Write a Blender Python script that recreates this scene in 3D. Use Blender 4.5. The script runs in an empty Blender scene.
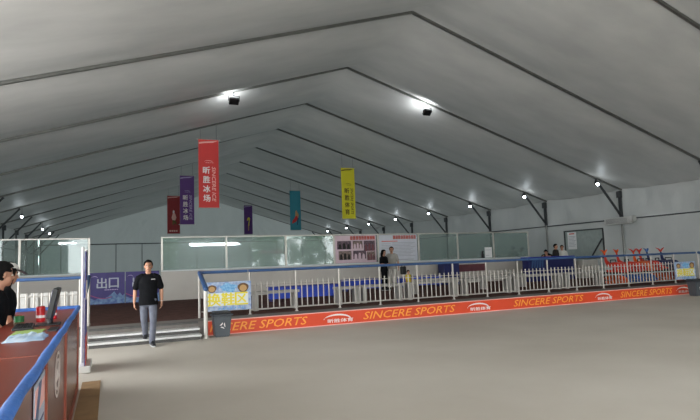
import bpy, bmesh, math, random
from mathutils import Vector, Matrix, noise
random.seed(7)
PI = math.pi
SC = bpy.context.scene
COL = SC.collection

# ------------------------------------------------------------------ materials
def lin(c):
    return tuple(((v/255)/12.92 if v/255 <= 0.04045 else ((v/255+0.055)/1.055)**2.4) for v in c)

def mat(name, rgb, rough=0.6, metal=0.0, spec=0.5, var=0.0, scale=5.0, bump=0.0, bscale=40.0,
        emit=None, estr=0.0, stretch=(1, 1, 1), rgb2=None):
    m = bpy.data.materials.new(name); m.use_nodes = True
    nt = m.node_tree; N = nt.nodes; L = nt.links
    b = N['Principled BSDF']
    c = lin(rgb)
    b.inputs['Base Color'].default_value = (*c, 1)
    b.inputs['Roughness'].default_value = rough
    b.inputs['Metallic'].default_value = metal
    b.inputs['Specular IOR Level'].default_value = spec
    tc = N.new('ShaderNodeTexCoord'); mp = N.new('ShaderNodeMapping')
    mp.inputs['Scale'].default_value = stretch
    L.new(tc.outputs['Object'], mp.inputs['Vector'])
    if var > 0 or rgb2:
        nz = N.new('ShaderNodeTexNoise'); nz.inputs['Scale'].default_value = scale
        nz.inputs['Detail'].default_value = 5
        L.new(mp.outputs[0], nz.inputs['Vector'])
        rp = N.new('ShaderNodeValToRGB')
        rp.color_ramp.elements[0].position = .32; rp.color_ramp.elements[1].position = .68
        c2 = lin(rgb2) if rgb2 else tuple(v*(1-var) for v in c)
        c1 = c if rgb2 else tuple(min(1, v*(1+var*.5)) for v in c)
        rp.color_ramp.elements[0].color = (*c2, 1); rp.color_ramp.elements[1].color = (*c1, 1)
        L.new(nz.outputs['Fac'], rp.inputs['Fac']); L.new(rp.outputs[0], b.inputs['Base Color'])
    if bump > 0:
        n2 = N.new('ShaderNodeTexNoise'); n2.inputs['Scale'].default_value = bscale
        n2.inputs['Detail'].default_value = 4
        L.new(mp.outputs[0], n2.inputs['Vector'])
        bp = N.new('ShaderNodeBump'); bp.inputs['Strength'].default_value = bump
        bp.inputs['Distance'].default_value = .05
        L.new(n2.outputs['Fac'], bp.inputs['Height']); L.new(bp.outputs[0], b.inputs['Normal'])
    if emit:
        b.inputs['Emission Color'].default_value = (*lin(emit), 1)
        b.inputs['Emission Strength'].default_value = estr
    return m

def fabric_mat(name, rgb, transl, var, rough, bump, bscale, stretch):
    """white coated tent canvas: a little daylight passes through it"""
    m = mat(name, rgb, rough=rough, spec=.4, var=var, scale=.9, bump=bump, bscale=bscale, stretch=stretch)
    nt = m.node_tree; N = nt.nodes; L = nt.links
    b = N['Principled BSDF']; out = N['Material Output']
    t = N.new('ShaderNodeBsdfTranslucent'); t.inputs['Color'].default_value = (.80, .92, .90, 1)
    mx = N.new('ShaderNodeMixShader'); mx.inputs['Fac'].default_value = transl
    L.new(b.outputs[0], mx.inputs[1]); L.new(t.outputs[0], mx.inputs[2]); L.new(mx.outputs[0], out.inputs['Surface'])
    return m

def glass_mat(name, tint, haze_top=None, haze=.5, refl=1.5):
    m = bpy.data.materials.new(name); m.use_nodes = True
    nt = m.node_tree; N = nt.nodes; L = nt.links; N.clear()
    out = N.new('ShaderNodeOutputMaterial')
    tr = N.new('ShaderNodeBsdfTransparent'); tr.inputs['Color'].default_value = (*tint, 1)
    gl = N.new('ShaderNodeBsdfGlossy'); gl.inputs['Roughness'].default_value = .03
    fr = N.new('ShaderNodeFresnel'); fr.inputs['IOR'].default_value = 1.45
    ml = N.new('ShaderNodeMath'); ml.operation = 'MULTIPLY'; ml.inputs[1].default_value = refl; ml.use_clamp = True
    L.new(fr.outputs[0], ml.inputs[0])
    mx = N.new('ShaderNodeMixShader')
    base = tr
    # whitish diffuse film on the panes, denser below a noise-broken height
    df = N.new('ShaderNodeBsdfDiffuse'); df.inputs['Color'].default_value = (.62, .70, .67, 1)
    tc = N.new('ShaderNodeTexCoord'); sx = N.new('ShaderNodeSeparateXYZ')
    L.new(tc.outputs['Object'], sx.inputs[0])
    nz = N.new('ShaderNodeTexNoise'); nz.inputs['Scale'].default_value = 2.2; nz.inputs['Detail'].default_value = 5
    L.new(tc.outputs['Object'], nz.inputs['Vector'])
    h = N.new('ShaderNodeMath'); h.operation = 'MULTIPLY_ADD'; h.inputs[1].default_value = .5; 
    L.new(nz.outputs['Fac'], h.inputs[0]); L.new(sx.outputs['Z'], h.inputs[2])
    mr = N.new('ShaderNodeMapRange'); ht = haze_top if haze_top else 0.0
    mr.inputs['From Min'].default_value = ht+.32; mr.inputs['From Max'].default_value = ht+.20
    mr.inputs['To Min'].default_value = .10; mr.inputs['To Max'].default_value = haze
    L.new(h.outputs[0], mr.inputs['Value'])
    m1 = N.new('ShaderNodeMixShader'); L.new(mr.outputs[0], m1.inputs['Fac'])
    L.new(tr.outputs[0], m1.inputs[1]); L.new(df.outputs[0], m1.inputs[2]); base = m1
    L.new(ml.outputs[0], mx.inputs['Fac']); L.new(base.outputs[0], mx.inputs[1]); L.new(gl.outputs[0], mx.inputs[2])
    L.new(mx.outputs[0], out.inputs['Surface'])
    return m

M = {}
def mk(k, *a, **kw): M[k] = mat(k, *a, **kw)
M['canvas'] = fabric_mat('tent_canvas', (164, 161, 157), .0050, .15, .5, .3, 1.6, (.45, 1.2, 1))
M['backcanvas'] = fabric_mat('end_canvas', (180, 184, 182), .012, .06, .55, .3, 1.3, (1, 1, .45))
M['wallcanvas'] = fabric_mat('side_canvas', (176, 177, 175), .004, .08, .55, .9, 1.5, (1, 1, .45))
mk('alu', (120, 120, 116), .45, .8, var=.12)
mk('aludark', (74, 76, 78), .5, .6, var=.15)
mk('steel', (196, 192, 184), .35, .55, var=.06)
mk('steelwhite', (176, 170, 162), .4, .15, var=.05)
mk('tread', (214, 214, 212), .35, .3, var=.12, scale=14)
mk('riser', (86, 84, 82), .7, var=.25, scale=9)
mk('concrete', (202, 195, 184), .62, spec=.3, rgb2=(186, 178, 166), scale=.35, bump=.06, bscale=18)
mk('strip', (120, 114, 108), .85, var=.15, scale=6)
mk('mats', (90, 62, 55), .92, spec=.2, var=.3, scale=5, bump=.3, bscale=60)
mk('ice', (214, 222, 224), .2)
mk('ground', (170, 166, 158), .9, var=.12, scale=.8)
mk('blue', (52, 84, 130), .42, var=.14, scale=6)
mk('bluefoam', (62, 112, 190), .55, var=.14, scale=9, bump=.25, bscale=25)
mk('bluetop', (40, 56, 150), .5, var=.1)
mk('benchblue', (34, 66, 178), .5, var=.12)
mk('navy', (30, 36, 92), .5, var=.12)
mk('white', (204, 202, 197), .5, var=.04)
mk('board', (186, 180, 172), .45, var=.05, scale=1.5)
mk('benchwhite', (166, 162, 156), .5, var=.06)
mk('orange', (216, 68, 26), .5, var=.06, scale=2)
mk('ortext', (246, 160, 56), .5)
mk('paper', (226, 226, 226), .6)
mk('red', (206, 44, 40), .55, var=.06, scale=2)
mk('darkred', (160, 24, 30), .55, var=.06, scale=2)
mk('purple', (92, 46, 128), .55, var=.06, scale=2)
mk('teal', (48, 140, 158), .55, var=.06, scale=2)
mk('yellow', (222, 214, 40), .55, var=.05, scale=2)
mk('brownprint', (96, 80, 20), .6)
mk('white_print', (236, 228, 226), .6)
mk('palelogo', (240, 182, 174), .6)
mk('lilac', (190, 174, 214), .6)
mk('exitpurple', (58, 46, 116), .5, var=.12, scale=3)
mk('exitgrey', (176, 180, 194), .55)
mk('snow', (126, 158, 190), .6, rgb2=(70, 92, 150), scale=9)
mk('emblem', (214, 200, 194), .6)
mk('crimson', (150, 60, 110), .6)
mk('signblue', (186, 198, 214), .55, rgb2=(112, 140, 190), scale=11)
mk('signband', (224, 228, 226), .55)
mk('signyellow', (232, 214, 60), .55)
mk('splash', (70, 140, 200), .55, rgb2=(150, 200, 230), scale=18)
mk('tan', (190, 150, 96), .6); mk('brown', (106, 76, 48), .65, var=.2)
mk('bin', (72, 78, 84), .5, var=.1); mk('binlid', (54, 59, 66), .5)
mk('wood', (142, 56, 34), .32, rgb2=(118, 42, 26), scale=3, stretch=(1, .12, 1), spec=.5)
mk('panel', (112, 56, 42), .26, rgb2=(98, 46, 36), scale=3, stretch=(1, 1, .15), spec=.6)
mk('woodtrim', (140, 62, 38), .4, var=.15)
mk('plywood', (148, 116, 78), .8, var=.2, scale=4)
mk('black', (14, 14, 16), .45); mk('blackmatte', (18, 18, 20), .9, spec=.2, var=.2)
mk('blackshirt', (16, 17, 20), .95, spec=.15, var=.3, scale=9, bump=.25, bscale=14)
mk('jeans', (90, 93, 104), .9, spec=.2, rgb2=(110, 113, 124), scale=7, bump=.25, bscale=16)
mk('greyshirt', (150, 146, 140), .9, spec=.2, var=.1); mk('whiteshirt', (206, 204, 198), .9, spec=.2)
mk('darkgrey', (52, 50, 48), .9, spec=.2, var=.15); mk('lighttrousers', (190, 186, 178), .9, spec=.2)
mk('yellowcloth', (200, 176, 60), .9, spec=.2)
mk('skin', (176, 128, 102), .55, var=.06, scale=12); mk('hair', (14, 12, 12), .85, spec=.15, var=.3, scale=30)
mk('eyewhite', (220, 216, 210), .3); mk('lip', (150, 84, 76), .5)
mk('shoe', (28, 28, 32), .5); mk('sole', (196, 196, 196), .6)
mk('canred', (196, 30, 36), .3, var=.1); mk('canwhite', (232, 226, 222), .35)
mk('plasticbag', (206, 222, 236), .35, rgb2=(160, 190, 220), scale=9)
mk('sheetgreen', (150, 178, 92), .6); mk('green', (34, 116, 60), .45)
mk('dolphinred', (206, 52, 34), .4, var=.08); mk('dolphinorange', (226, 92, 30), .4, var=.08)
mk('dolphinblue', (44, 96, 170), .4, var=.08); mk('dolphinnavy', (40, 48, 92), .4)
mk('maroon', (110, 62, 70), .6, var=.15)
mk('photo', (120, 96, 104), .6, rgb2=(52, 44, 56), scale=14); mk('photo_b', (150, 130, 120), .6, rgb2=(70, 56, 60), scale=17)
mk('posterpink', (206, 182, 190), .6, var=.06); mk('postergrey', (196, 198, 206), .6, var=.05)
mk('postertitle', (204, 70, 40), .6); mk('posterline', (150, 152, 160), .6)
mk('ac', (186, 186, 182), .5); mk('grille', (120, 120, 120), .6)
mk('lampglow', (255, 255, 255), .4, emit=(235, 245, 255), estr=12)
mk('floodglow', (255, 255, 255), .4, emit=(235, 245, 255), estr=30)
mk('tube', (255, 255, 255), .4, emit=(240, 250, 255), estr=70)
mk('leaf', (84, 128, 52), .7, var=.4, scale=3); mk('bark', (92, 74, 58), .9, var=.3)
mk('frosting', (210, 216, 216), .7)
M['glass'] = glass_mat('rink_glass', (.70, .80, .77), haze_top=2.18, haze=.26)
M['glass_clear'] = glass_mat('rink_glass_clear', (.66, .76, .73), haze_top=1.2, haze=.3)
M['winglass'] = mat('side_window_glass', (158, 168, 164), .25, var=.08)

# ------------------------------------------------------------------ mesh helpers
def link(name, me, parent=None, m=None):
    o = bpy.data.objects.new(name, me); COL.objects.link(o)
    if parent: o.parent = parent
    if m is not None and me is not None:
        me.materials.clear(); me.materials.append(M[m] if isinstance(m, str) else m)
    return o

def obj(name, bm, m, parent=None, smooth=False, loc=None):
    me = bpy.data.meshes.new(name)
    bmesh.ops.recalc_face_normals(bm, faces=bm.faces[:])
    bm.to_mesh(me); bm.free()
    if smooth:
        for p in me.polygons: p.use_smooth = True
    o = link(name, me, parent, m)
    if loc: o.location = loc
    return o

def tag(o, label, cat, group=None, kind=None):
    o['label'] = label; o['category'] = cat
    if group: o['group'] = group
    if kind: o['kind'] = kind
    return o

def thing(name, label, cat, loc=(0, 0, 0), rz=0, group=None):
    o = bpy.data.objects.new(name, None); COL.objects.link(o)
    o.empty_display_size = .1
    o.location = loc; o.rotation_euler = (0, 0, rz)
    return tag(o, label, cat, group)

def struct(name, bm, m, parent=None, smooth=False):
    o = obj(name, bm, m, parent, smooth)
    if not parent: o['kind'] = 'structure'
    return o

def copy_tree(o, parent=None):
    c = o.copy(); COL.objects.link(c)
    if parent: c.parent = parent
    for ch in list(o.children): copy_tree(ch, c)
    return c

def box(bm, x0, x1, y0, y1, z0, z1, bev=0.0):
    r = bmesh.ops.create_cube(bm, size=1)
    vs = r['verts']
    for v in vs:
        v.co = Vector((x0+(v.co.x+.5)*(x1-x0), y0+(v.co.y+.5)*(y1-y0), z0+(v.co.z+.5)*(z1-z0)))
    if bev > 0:
        es = list({e for v in vs for e in v.link_edges})
        bmesh.ops.bevel(bm, geom=es, offset=bev, segments=2, affect='EDGES', profile=.5)
    return bm

def B(*a, **k): return box(bmesh.new(), *a, **k)

def loft(bm, pts, rads, seg=12, side=(1, 0, 0), caps=True):
    """closed tube through pts; a radius is a number or (along side, across)"""
    pts = [Vector(p) for p in pts]; side = Vector(side)
    rads = [(r, r) if not isinstance(r, (tuple, list)) else tuple(r) for r in rads]
    P, Rr, T = [], [], []
    n = len(pts)
    tang = []
    for i in range(n):
        t = (pts[min(i+1, n-1)]-pts[max(i-1, 0)])
        tang.append(t.normalized() if t.length > 1e-9 else Vector((0, 0, 1)))
    if caps:
        for a in (80, 52, 26):
            c, s = math.cos(math.radians(a)), math.sin(math.radians(a))
            P.append(pts[0]-tang[0]*min(rads[0])*s); Rr.append((rads[0][0]*c, rads[0][1]*c)); T.append(tang[0])
    for i in range(n): P.append(pts[i]); Rr.append(rads[i]); T.append(tang[i])
    if caps:
        for a in (26, 52, 80):
            c, s = math.cos(math.radians(a)), math.sin(math.radians(a))
            P.append(pts[-1]+tang[-1]*min(rads[-1])*s); Rr.append((rads[-1][0]*c, rads[-1][1]*c)); T.append(tang[-1])
    rings = []
    for p, r, t in zip(P, Rr, T):
        a = side-t*side.dot(t)
        if a.length < 1e-4:
            a = Vector((0, 1, 0))-t*t.y
            if a.length < 1e-4: a = Vector((0, 0, 1))-t*t.z
        a.normalize(); b = t.cross(a)
        rings.append([bm.verts.new(p+a*math.cos(2*PI*k/seg)*r[0]+b*math.sin(2*PI*k/seg)*r[1]) for k in range(seg)])
    for i in range(len(rings)-1):
        for k in range(seg):
            bm.faces.new((rings[i][k], rings[i][(k+1) % seg], rings[i+1][(k+1) % seg], rings[i+1][k]))
    bm.faces.new(rings[0][::-1]); bm.faces.new(rings[-1])
    return bm

def cyl(bm, p0, p1, r, seg=12, r2=None):
    return loft(bm, [p0, p1], [r, r if r2 is None else r2], seg, caps=False)

def bar(bm, p0, p1, w, h, up=(0, 0, 1)):
    """square section bar between two points"""
    p0, p1 = Vector(p0), Vector(p1); t = (p1-p0).normalized(); up = Vector(up)
    s = t.cross(up).normalized(); u = s.cross(t)
    vs = []
    for p in (p0, p1):
        for a, b in ((-1, -1), (1, -1), (1, 1), (-1, 1)):
            vs.append(bm.verts.new(p+s*a*w/2+u*b*h/2))
    for f in ((3, 2, 1, 0), (4, 5, 6, 7), (0, 1, 5, 4), (1, 2, 6, 5), (2, 3, 7, 6), (3, 0, 4, 7)):
        bm.faces.new([vs[i] for i in f])
    return bm

def ellipsoid(bm, c, r, rot=None, sub=3):
    res = bmesh.ops.create_icosphere(bm, subdivisions=sub, radius=1)
    for v in res['verts']:
        p = Vector((v.co.x*r[0], v.co.y*r[1], v.co.z*r[2]))
        if rot: p = rot @ p
        v.co = p+Vector(c)
    return res['verts']

def remeshed(name, bm, m, parent, voxel=.01, it=3, fac=.5):
    """melt overlapping closed shapes into one continuous skin"""
    me = bpy.data.meshes.new(name+'_raw'); bmesh.ops.recalc_face_normals(bm, faces=bm.faces[:])
    bm.to_mesh(me); bm.free()
    t = bpy.data.objects.new('work', me); COL.objects.link(t)
    r = t.modifiers.new('r', 'REMESH'); r.mode = 'VOXEL'; r.voxel_size = voxel; r.use_smooth_shade = True
    s = t.modifiers.new('s', 'SMOOTH'); s.iterations = it; s.factor = fac
    dg = bpy.context.evaluated_depsgraph_get(); dg.update()
    out = bpy.data.meshes.new_from_object(t.evaluated_get(dg)); out.name = name
    bpy.data.objects.remove(t); bpy.data.meshes.remove(me)
    for p in out.polygons: p.use_smooth = True
    return link(name, out, parent, m)

def prism(bm, outline, frame, depth):
    """outline (u,v) extruded; frame maps (u,v,w) to the world"""
    f = [bm.verts.new(frame(u, v, depth)) for u, v in outline]
    b = [bm.verts.new(frame(u, v, 0)) for u, v in outline]
    n = len(f)
    bm.faces.new(f); bm.faces.new(b[::-1])
    for i in range(n): bm.faces.new((f[i], b[i], b[(i+1) % n], f[(i+1) % n]))
    return bm

def frame(o, U, V):
    o, U, V = Vector(o), Vector(U).normalized(), Vector(V).normalized(); W = U.cross(V)
    return lambda u, v, w=0: o+U*u+V*v+W*w

_txt = {}
def text_mesh(s, shear=0, bold=0.0):
    cu = bpy.data.curves.new('txt', 'FONT'); cu.body = s; cu.size = 1; cu.shear = shear; cu.offset = bold
    cu.resolution_u = 2
    t = bpy.data.objects.new('txt', cu); COL.objects.link(t)
    dg = bpy.context.evaluated_depsgraph_get(); dg.update()
    me = bpy.data.meshes.new_from_object(t.evaluated_get(dg))
    bpy.data.objects.remove(t)
    return me

def lettering(s, fr, u0, u1, v0, v1, m, parent, name='lettering', shear=0, bold=0.0, depth=.003, cw=False, fat=0.0):
    """text fitted to a box on a surface; cw turns it to read downwards"""
    me = text_mesh(s, shear, bold)
    co = [v.co.copy() for v in me.vertices]
    if not co: return None
    if cw: co = [Vector((c.y, -c.x, 0)) for c in co]
    xs = [c.x for c in co]; ys = [c.y for c in co]
    x0, x1, y0, y1 = min(xs), max(xs), min(ys), max(ys)
    for v, c in zip(me.vertices, co):
        v.co = fr(u0+(c.x-x0)/max(1e-6, x1-x0)*(u1-u0), v0+(c.y-y0)/max(1e-6, y1-y0)*(v1-v0), depth)
    if fat:                          # heavier strokes: the same glyph laid down again, slightly shifted
        b = bmesh.new(); U = fr(1, 0)-fr(0, 0); Wv = fr(0, 0, .0004)-fr(0, 0, 0)
        V_ = fr(0, 1)-fr(0, 0)
        for q, (a, c) in enumerate(((0, 0), (1, 0), (-1, 0), (0, 1), (0, -1))):
            n0 = len(b.verts); b.from_mesh(me); b.verts.ensure_lookup_table()
            for v in b.verts[n0:]: v.co += U*fat*a+V_*fat*c*.6+Wv*q
        b.to_mesh(me); b.free()
    me.name = name
    return link(name, me, parent, m)

def swoosh(fr, u, v, w, h, m, parent, name='logo'):
    """crescent arch above the small characters of the rink's logo"""
    bm = bmesh.new(); n = 14; out = []
    for i in range(n+1):
        a = PI*(1-i/n); out.append((u+w/2+math.cos(a)*w/2, v+math.sin(a)*h))
    for i in range(n+1):
        a = PI*i/n; out.append((u+w*.47+math.cos(a)*w*.5*(.98), v+math.sin(a)*h*.70))
    prism(bm, out[:-1], fr, .004)
    return obj(name, bm, m, parent)

# ------------------------------------------------------------------ tent
RX, RZ, HW, EZ = 8.43, 9.07, 14.47, 4.56
Y1, BAY = 13.736, 5.0
XL, XR = RX-HW, RX+HW
YF, YB = Y1-4*BAY, Y1+9*BAY
def fy(k): return Y1+BAY*k
def roof(x): return RZ-(RZ-EZ)*abs(x-RX)/HW

# ceiling canvas, stretched between the frames and sagging in between
bm = bmesh.new()
NU, NV = 14, 10
for k in range(-4, 9):
    for sgn in (-1, 1):
        g = []
        for i in range(NU+1):
            x = RX+sgn*(HW+.25)*i/NU; row = []
            for j in range(NV+1):
                t = j/NV; sag = (.42*(1-i/NU)+.16)*4*t*(1-t)*.75
                row.append(bm.verts.new((x, fy(k)+BAY*t, roof(x)+.03-sag)))
            g.append(row)
        for i in range(NU):
            for j in range(NV):
                bm.faces.new((g[i][j], g[i+1][j], g[i+1][j+1], g[i][j+1]))
bmesh.ops.remove_doubles(bm, verts=bm.verts[:], dist=1e-4)
struct('ceiling', bm, 'canvas', smooth=True)

# side walls: closed canvas beyond the first bays, with a wrinkled valance over a cable
def wall_sheet(bm, P0, P1, z0, z1, nrm, nu, nv, amp, seed):
    P0, P1, nrm = Vector(P0), Vector(P1), Vector(nrm); g = []
    for i in range(nu+1):
        p = P0.lerp(P1, i/nu); row = []
        for j in range(nv+1):
            z = z0+((z1(p) if callable(z1) else z1)-z0)*j/nv
            w = noise.noise(Vector((p.x*.9+seed, p.y*.9, z*.8)))+.5*noise.noise(Vector((p.x*2.3, p.y*2.3+seed, z*1.3)))
            row.append(bm.verts.new(Vector((p.x, p.y, z))+nrm*amp*w*(0 if j == 0 else 1)))
        g.append(row)
    for i in range(nu):
        for j in range(nv):
            bm.faces.new((g[i][j], g[i+1][j], g[i+1][j+1], g[i][j+1]))
for nm, X, s, ks in (('wall_right', XR, -1, (-4, -3, -2, -1, 0, 1, 2, 3, 4, 5, 6, 7, 8)), ('wall_left', XL, 1, (-4, -3, 0, 1, 2, 3, 4, 5, 6, 7, 8))):
    bm = bmesh.new()
    for k in ks:
        a, b = fy(k), fy(k+1)
        if nm == 'wall_right' and k == 1:      # this bay has the glazed window
            w0, w1, wz0, wz1 = 20.02, 22.50, 1.28, 2.70
            wall_sheet(bm, (X, a, 0), (X, w0, 0), 0, 3.1, (s, 0, 0), 10, 20, .05, 1)
            wall_sheet(bm, (X, w1, 0), (X, b, 0), 0, 3.1, (s, 0, 0), 10, 20, .05, 1)
            wall_sheet(bm, (X, w0, 0), (X, w1, 0), 0, wz0, (s, 0, 0), 10, 8, .02, 1)
            wall_sheet(bm, (X, w0, 0), (X, w1, 0), wz1, 3.1, (s, 0, 0), 10, 4, .02, 1)
        else:
            wall_sheet(bm, (X, a, 0), (X, b, 0), 0, 3.1, (s, 0, 0), 30, 20, .05, 1)
        wall_sheet(bm, (X, a, 0), (X, b, 0), 3.1, 4.62, (s, 0, 0), 40, 16, .10, 41)
    struct(nm, bm, 'wallcanvas', smooth=True)
    bm = bmesh.new(); cyl(bm, (X+s*.06, fy(0), 3.1), (X+s*.06, YB, 3.1), .03, 8)
    o = struct('trim_1' if nm == 'wall_right' else 'trim_2', bm, 'aludark')
# end wall with its folds
bm = bmesh.new(); nu, nv = 120, 40; g = []
for i in range(nu+1):
    x = XL+(XR-XL)*i/nu; row = []
    for j in range(nv+1):
        z = (roof(x)+.02)*j/nv
        f = 0
        for cx in (2.9, 13.9):
            dx, dz = x-cx, max(.3, 7.5-z); a = math.atan2(dx, dz)
            if z > 3.9 and abs(dx) < 3.2 and z < 7.45: f += .09*math.sin(a*26)*min(1, dz/1.0)*(1-abs(dx)/3.2)
        row.append(bm.verts.new((x, YB-.05+f*1.3, z)))
    g.append(row)
for i in range(nu):
    for j in range(nv): bm.faces.new((g[i][j], g[i+1][j], g[i+1][j+1], g[i][j+1]))
struct('wall_back', bm, 'backcanvas', smooth=True)
bm = bmesh.new(); cyl(bm, (XL, YB-.12, 4.03), (XR, YB-.12, 4.03), .045, 8)
for x in (-4.2, -1.8, .62, 3.03, 5.6, 8.4, 11.2, 14, 17, 20): cyl(bm, (x, YB-.12, 0), (x, YB-.12, 4.0), .03, 8)
struct('trim_3', bm, 'aludark')
# entrance wall behind the camera: canvas over wide openings
bm = bmesh.new()
def front_panel(x0, x1, z0):
    n = 12; g = []
    for i in range(n+1):
        x = x0+(x1-x0)*i/n
        g.append((bm.verts.new((x, YF, z0)), bm.verts.new((x, YF, roof(x)))))
    for i in range(n): bm.faces.new((g[i][0], g[i+1][0], g[i+1][1], g[i][1]))
for x0, x1, z0 in ((XL, -3, 0), (-3, 5.4, 5.6), (5.4, 12.0, 0), (12.0, 20.5, 5.6), (20.5, XR, 0)):
    front_panel(x0, RX, z0) if x0 < RX < x1 else None
    front_panel(max(x0, RX) if x0 < RX < x1 else x0, x1, z0)
struct('wall_front', bm, 'wallcanvas')
# floors
bm = B(XL, XR, YF, YB, -.06, 0); struct('floor', bm, 'concrete')
bm = B(-60, 70, -70, YF-.001, -.12, -.02); struct('trim_4', bm, 'ground')

# frames
desc = {-1: 'aluminium tent frame, its rafter crossing the top right corner of the view',
        0: 'aluminium tent frame next nearer than the one with the two black floodlights',
        1: 'aluminium tent frame carrying the two black floodlights',
        2: 'aluminium tent frame from which the big red banner hangs',
        3: 'aluminium tent frame from which the yellow banner hangs',
        4: 'aluminium tent frame from which the larger purple banner hangs',
        5: 'aluminium tent frame from which the teal banner hangs',
        6: 'aluminium tent frame from which the dark red banner hangs',
        7: 'aluminium tent frame between those of the dark red and small purple banners',
        8: 'aluminium tent frame from which the distant small purple banner hangs',
        9: 'farthest aluminium tent frame, flush against the pale end wall'}
XJ, ZJ = 21.25, roof(21.25)
for k in range(-1, 10):
    y = fy(k) if k < 9 else YB-.16
    t = thing('tent_frame', desc[k], 'tent frame', (RX, y, 0))
    for s in (-1, 1):
        b = bmesh.new(); bar(b, (0, 0, RZ-.03), (s*HW, 0, EZ-.03), .075, .075); obj('rafter', b, 'alu', t)
        b = bmesh.new(); bar(b, (s*(HW-.14), 0, 3.15), (s*(HW-.14), 0, EZ-.08), .10, .14, (0, 1, 0)); obj('column', b, 'aludark' , t)
        b = bmesh.new(); cyl(b, (s*(HW-.14), 0, 0), (s*(HW-.14), 0, 3.15), .045, 10); obj('column_tube', b, 'alu', t)
        b = bmesh.new(); bar(b, (s*(XJ-RX), 0, ZJ-.09), (s*(HW-.15), 0, 3.25), .07, .09); obj('brace', b, 'aludark', t)
        b = bmesh.new()
        box(b, s*(HW-.18)-.11, s*(HW-.18)+.11, -.09, .09, EZ-.42, EZ-.10, .02)
        obj('bracket', b, 'aludark', t)

# ------------------------------------------------------------------ lamps on the frames
def area(name, loc, rot, power, size, color=(1, 1, 1), spread=PI):
    d = bpy.data.lights.new(name, 'AREA'); d.energy = power; d.size = size; d.color = color; d.spread = spread
    o = bpy.data.objects.new(name, d); COL.objects.link(o); o.location = loc; o.rotation_euler = rot
    return o

def spot_down(x, y, z, label, group, parent_glow='lampglow'):
    t = thing('floodlight', label, 'floodlight', (x, y, z), 0, group)
    b = bmesh.new(); cyl(b, (0, 0, 0), (0, -.03, -.05), .12, 16); box(b, -.09, .09, -.02, .05, -.02, .08, .015); obj('housing', b, 'black', t)
    b = bmesh.new(); ellipsoid(b, (0, -.05, -.07), (.10, .045, .08), sub=2); obj('lens', b, parent_glow, t, True)
    b = bmesh.new(); cyl(b, (0, .02, .06), (0, .02, roof(x)-.09-z), .015, 8); obj('hanger', b, 'aludark', t)
    return t
who = {1: 'carrying the two black floodlights', 2: 'with the big red banner', 3: 'with the yellow banner', 4: 'with the larger purple banner',
       5: 'with the teal banner', 6: 'with the dark red banner', 7: 'just beyond the dark red banner', 8: 'with the distant small purple banner'}
for k in range(1, 9):
    spot_down(21.15, fy(k)-.12, 4.82, 'small lit floodlight at the right knee of the frame '+who[k], 'lit floodlights along the right eave')
    l = bpy.data.lights.new('flood_beam', 'POINT'); l.energy = 7; l.shadow_soft_size = .12; l.color = (.86, .95, 1)
    o = bpy.data.objects.new('flood_beam', l); COL.objects.link(o); o.location = (21.0, fy(k)-.3, 4.62)
for k in (4, 6, 7):
    t_ = spot_down(2*RX-21.15, fy(k)-.12, 4.6, 'small lit floodlight at the left knee of the frame '+who[k], 'lit floodlights along the left eave'); t_.scale = (.62, .62, 1)
    l = bpy.data.lights.new('flood_beam', 'POINT'); l.energy = 7; l.shadow_soft_size = .12; l.color = (.86, .95, 1)
    o = bpy.data.objects.new('flood_beam', l); COL.objects.link(o); o.location = (2*RX-21.0, fy(k)-.3, 4.4)

def uplight(x, y, z, label, power):
    t = thing('black_floodlight', label, 'floodlight', (x, y, z), 0, 'black floodlights turned up at the canvas')
    rx = Matrix.Rotation(math.radians(-38), 4, 'X')
    b = bmesh.new(); box(b, -.17, .17, -.13, .13, -.06, .06, .02); b.transform(rx); obj('housing', b, 'black', t)
    b = bmesh.new(); box(b, -.14, .14, -.10, .10, .058, .066); b.transform(rx); obj('lens', b, 'floodglow', t)
    b = bmesh.new()
    for s in (-1, 1): bar(b, (s*.19, 0, 0), (s*.19, .0, .18), .02, .03, (0, 1, 0))
    bar(b, (-.2, 0, .18), (.2, 0, .18), .03, .02); cyl(b, (0, 0, .18), (0, 0, roof(x)-.10-z), .015, 8)
    obj('bracket', b, 'black', t)
    o = area('flood_beam', (x, y+.08, z+.11), (math.radians(180-38), 0, 0), power, .25, (.88, .95, 1))
    return t
uplight(3.96, fy(1)-.22, 7.25, 'black floodlight above the big red banner, lighting the canvas', 26)
uplight(11.85, fy(1)-.22, 7.47, 'black floodlight up to the right of the ridge', 26)

# ------------------------------------------------------------------ banners
def rect(fr, u0, u1, v0, v1, d0, d1, bm=None):
    bm = bm or bmesh.new()
    prism(bm, [(u0, v0), (u1, v0), (u1, v1), (u0, v1)], lambda u, v, w: fr(u, v, d0+w), d1-d0)
    return bm

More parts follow.
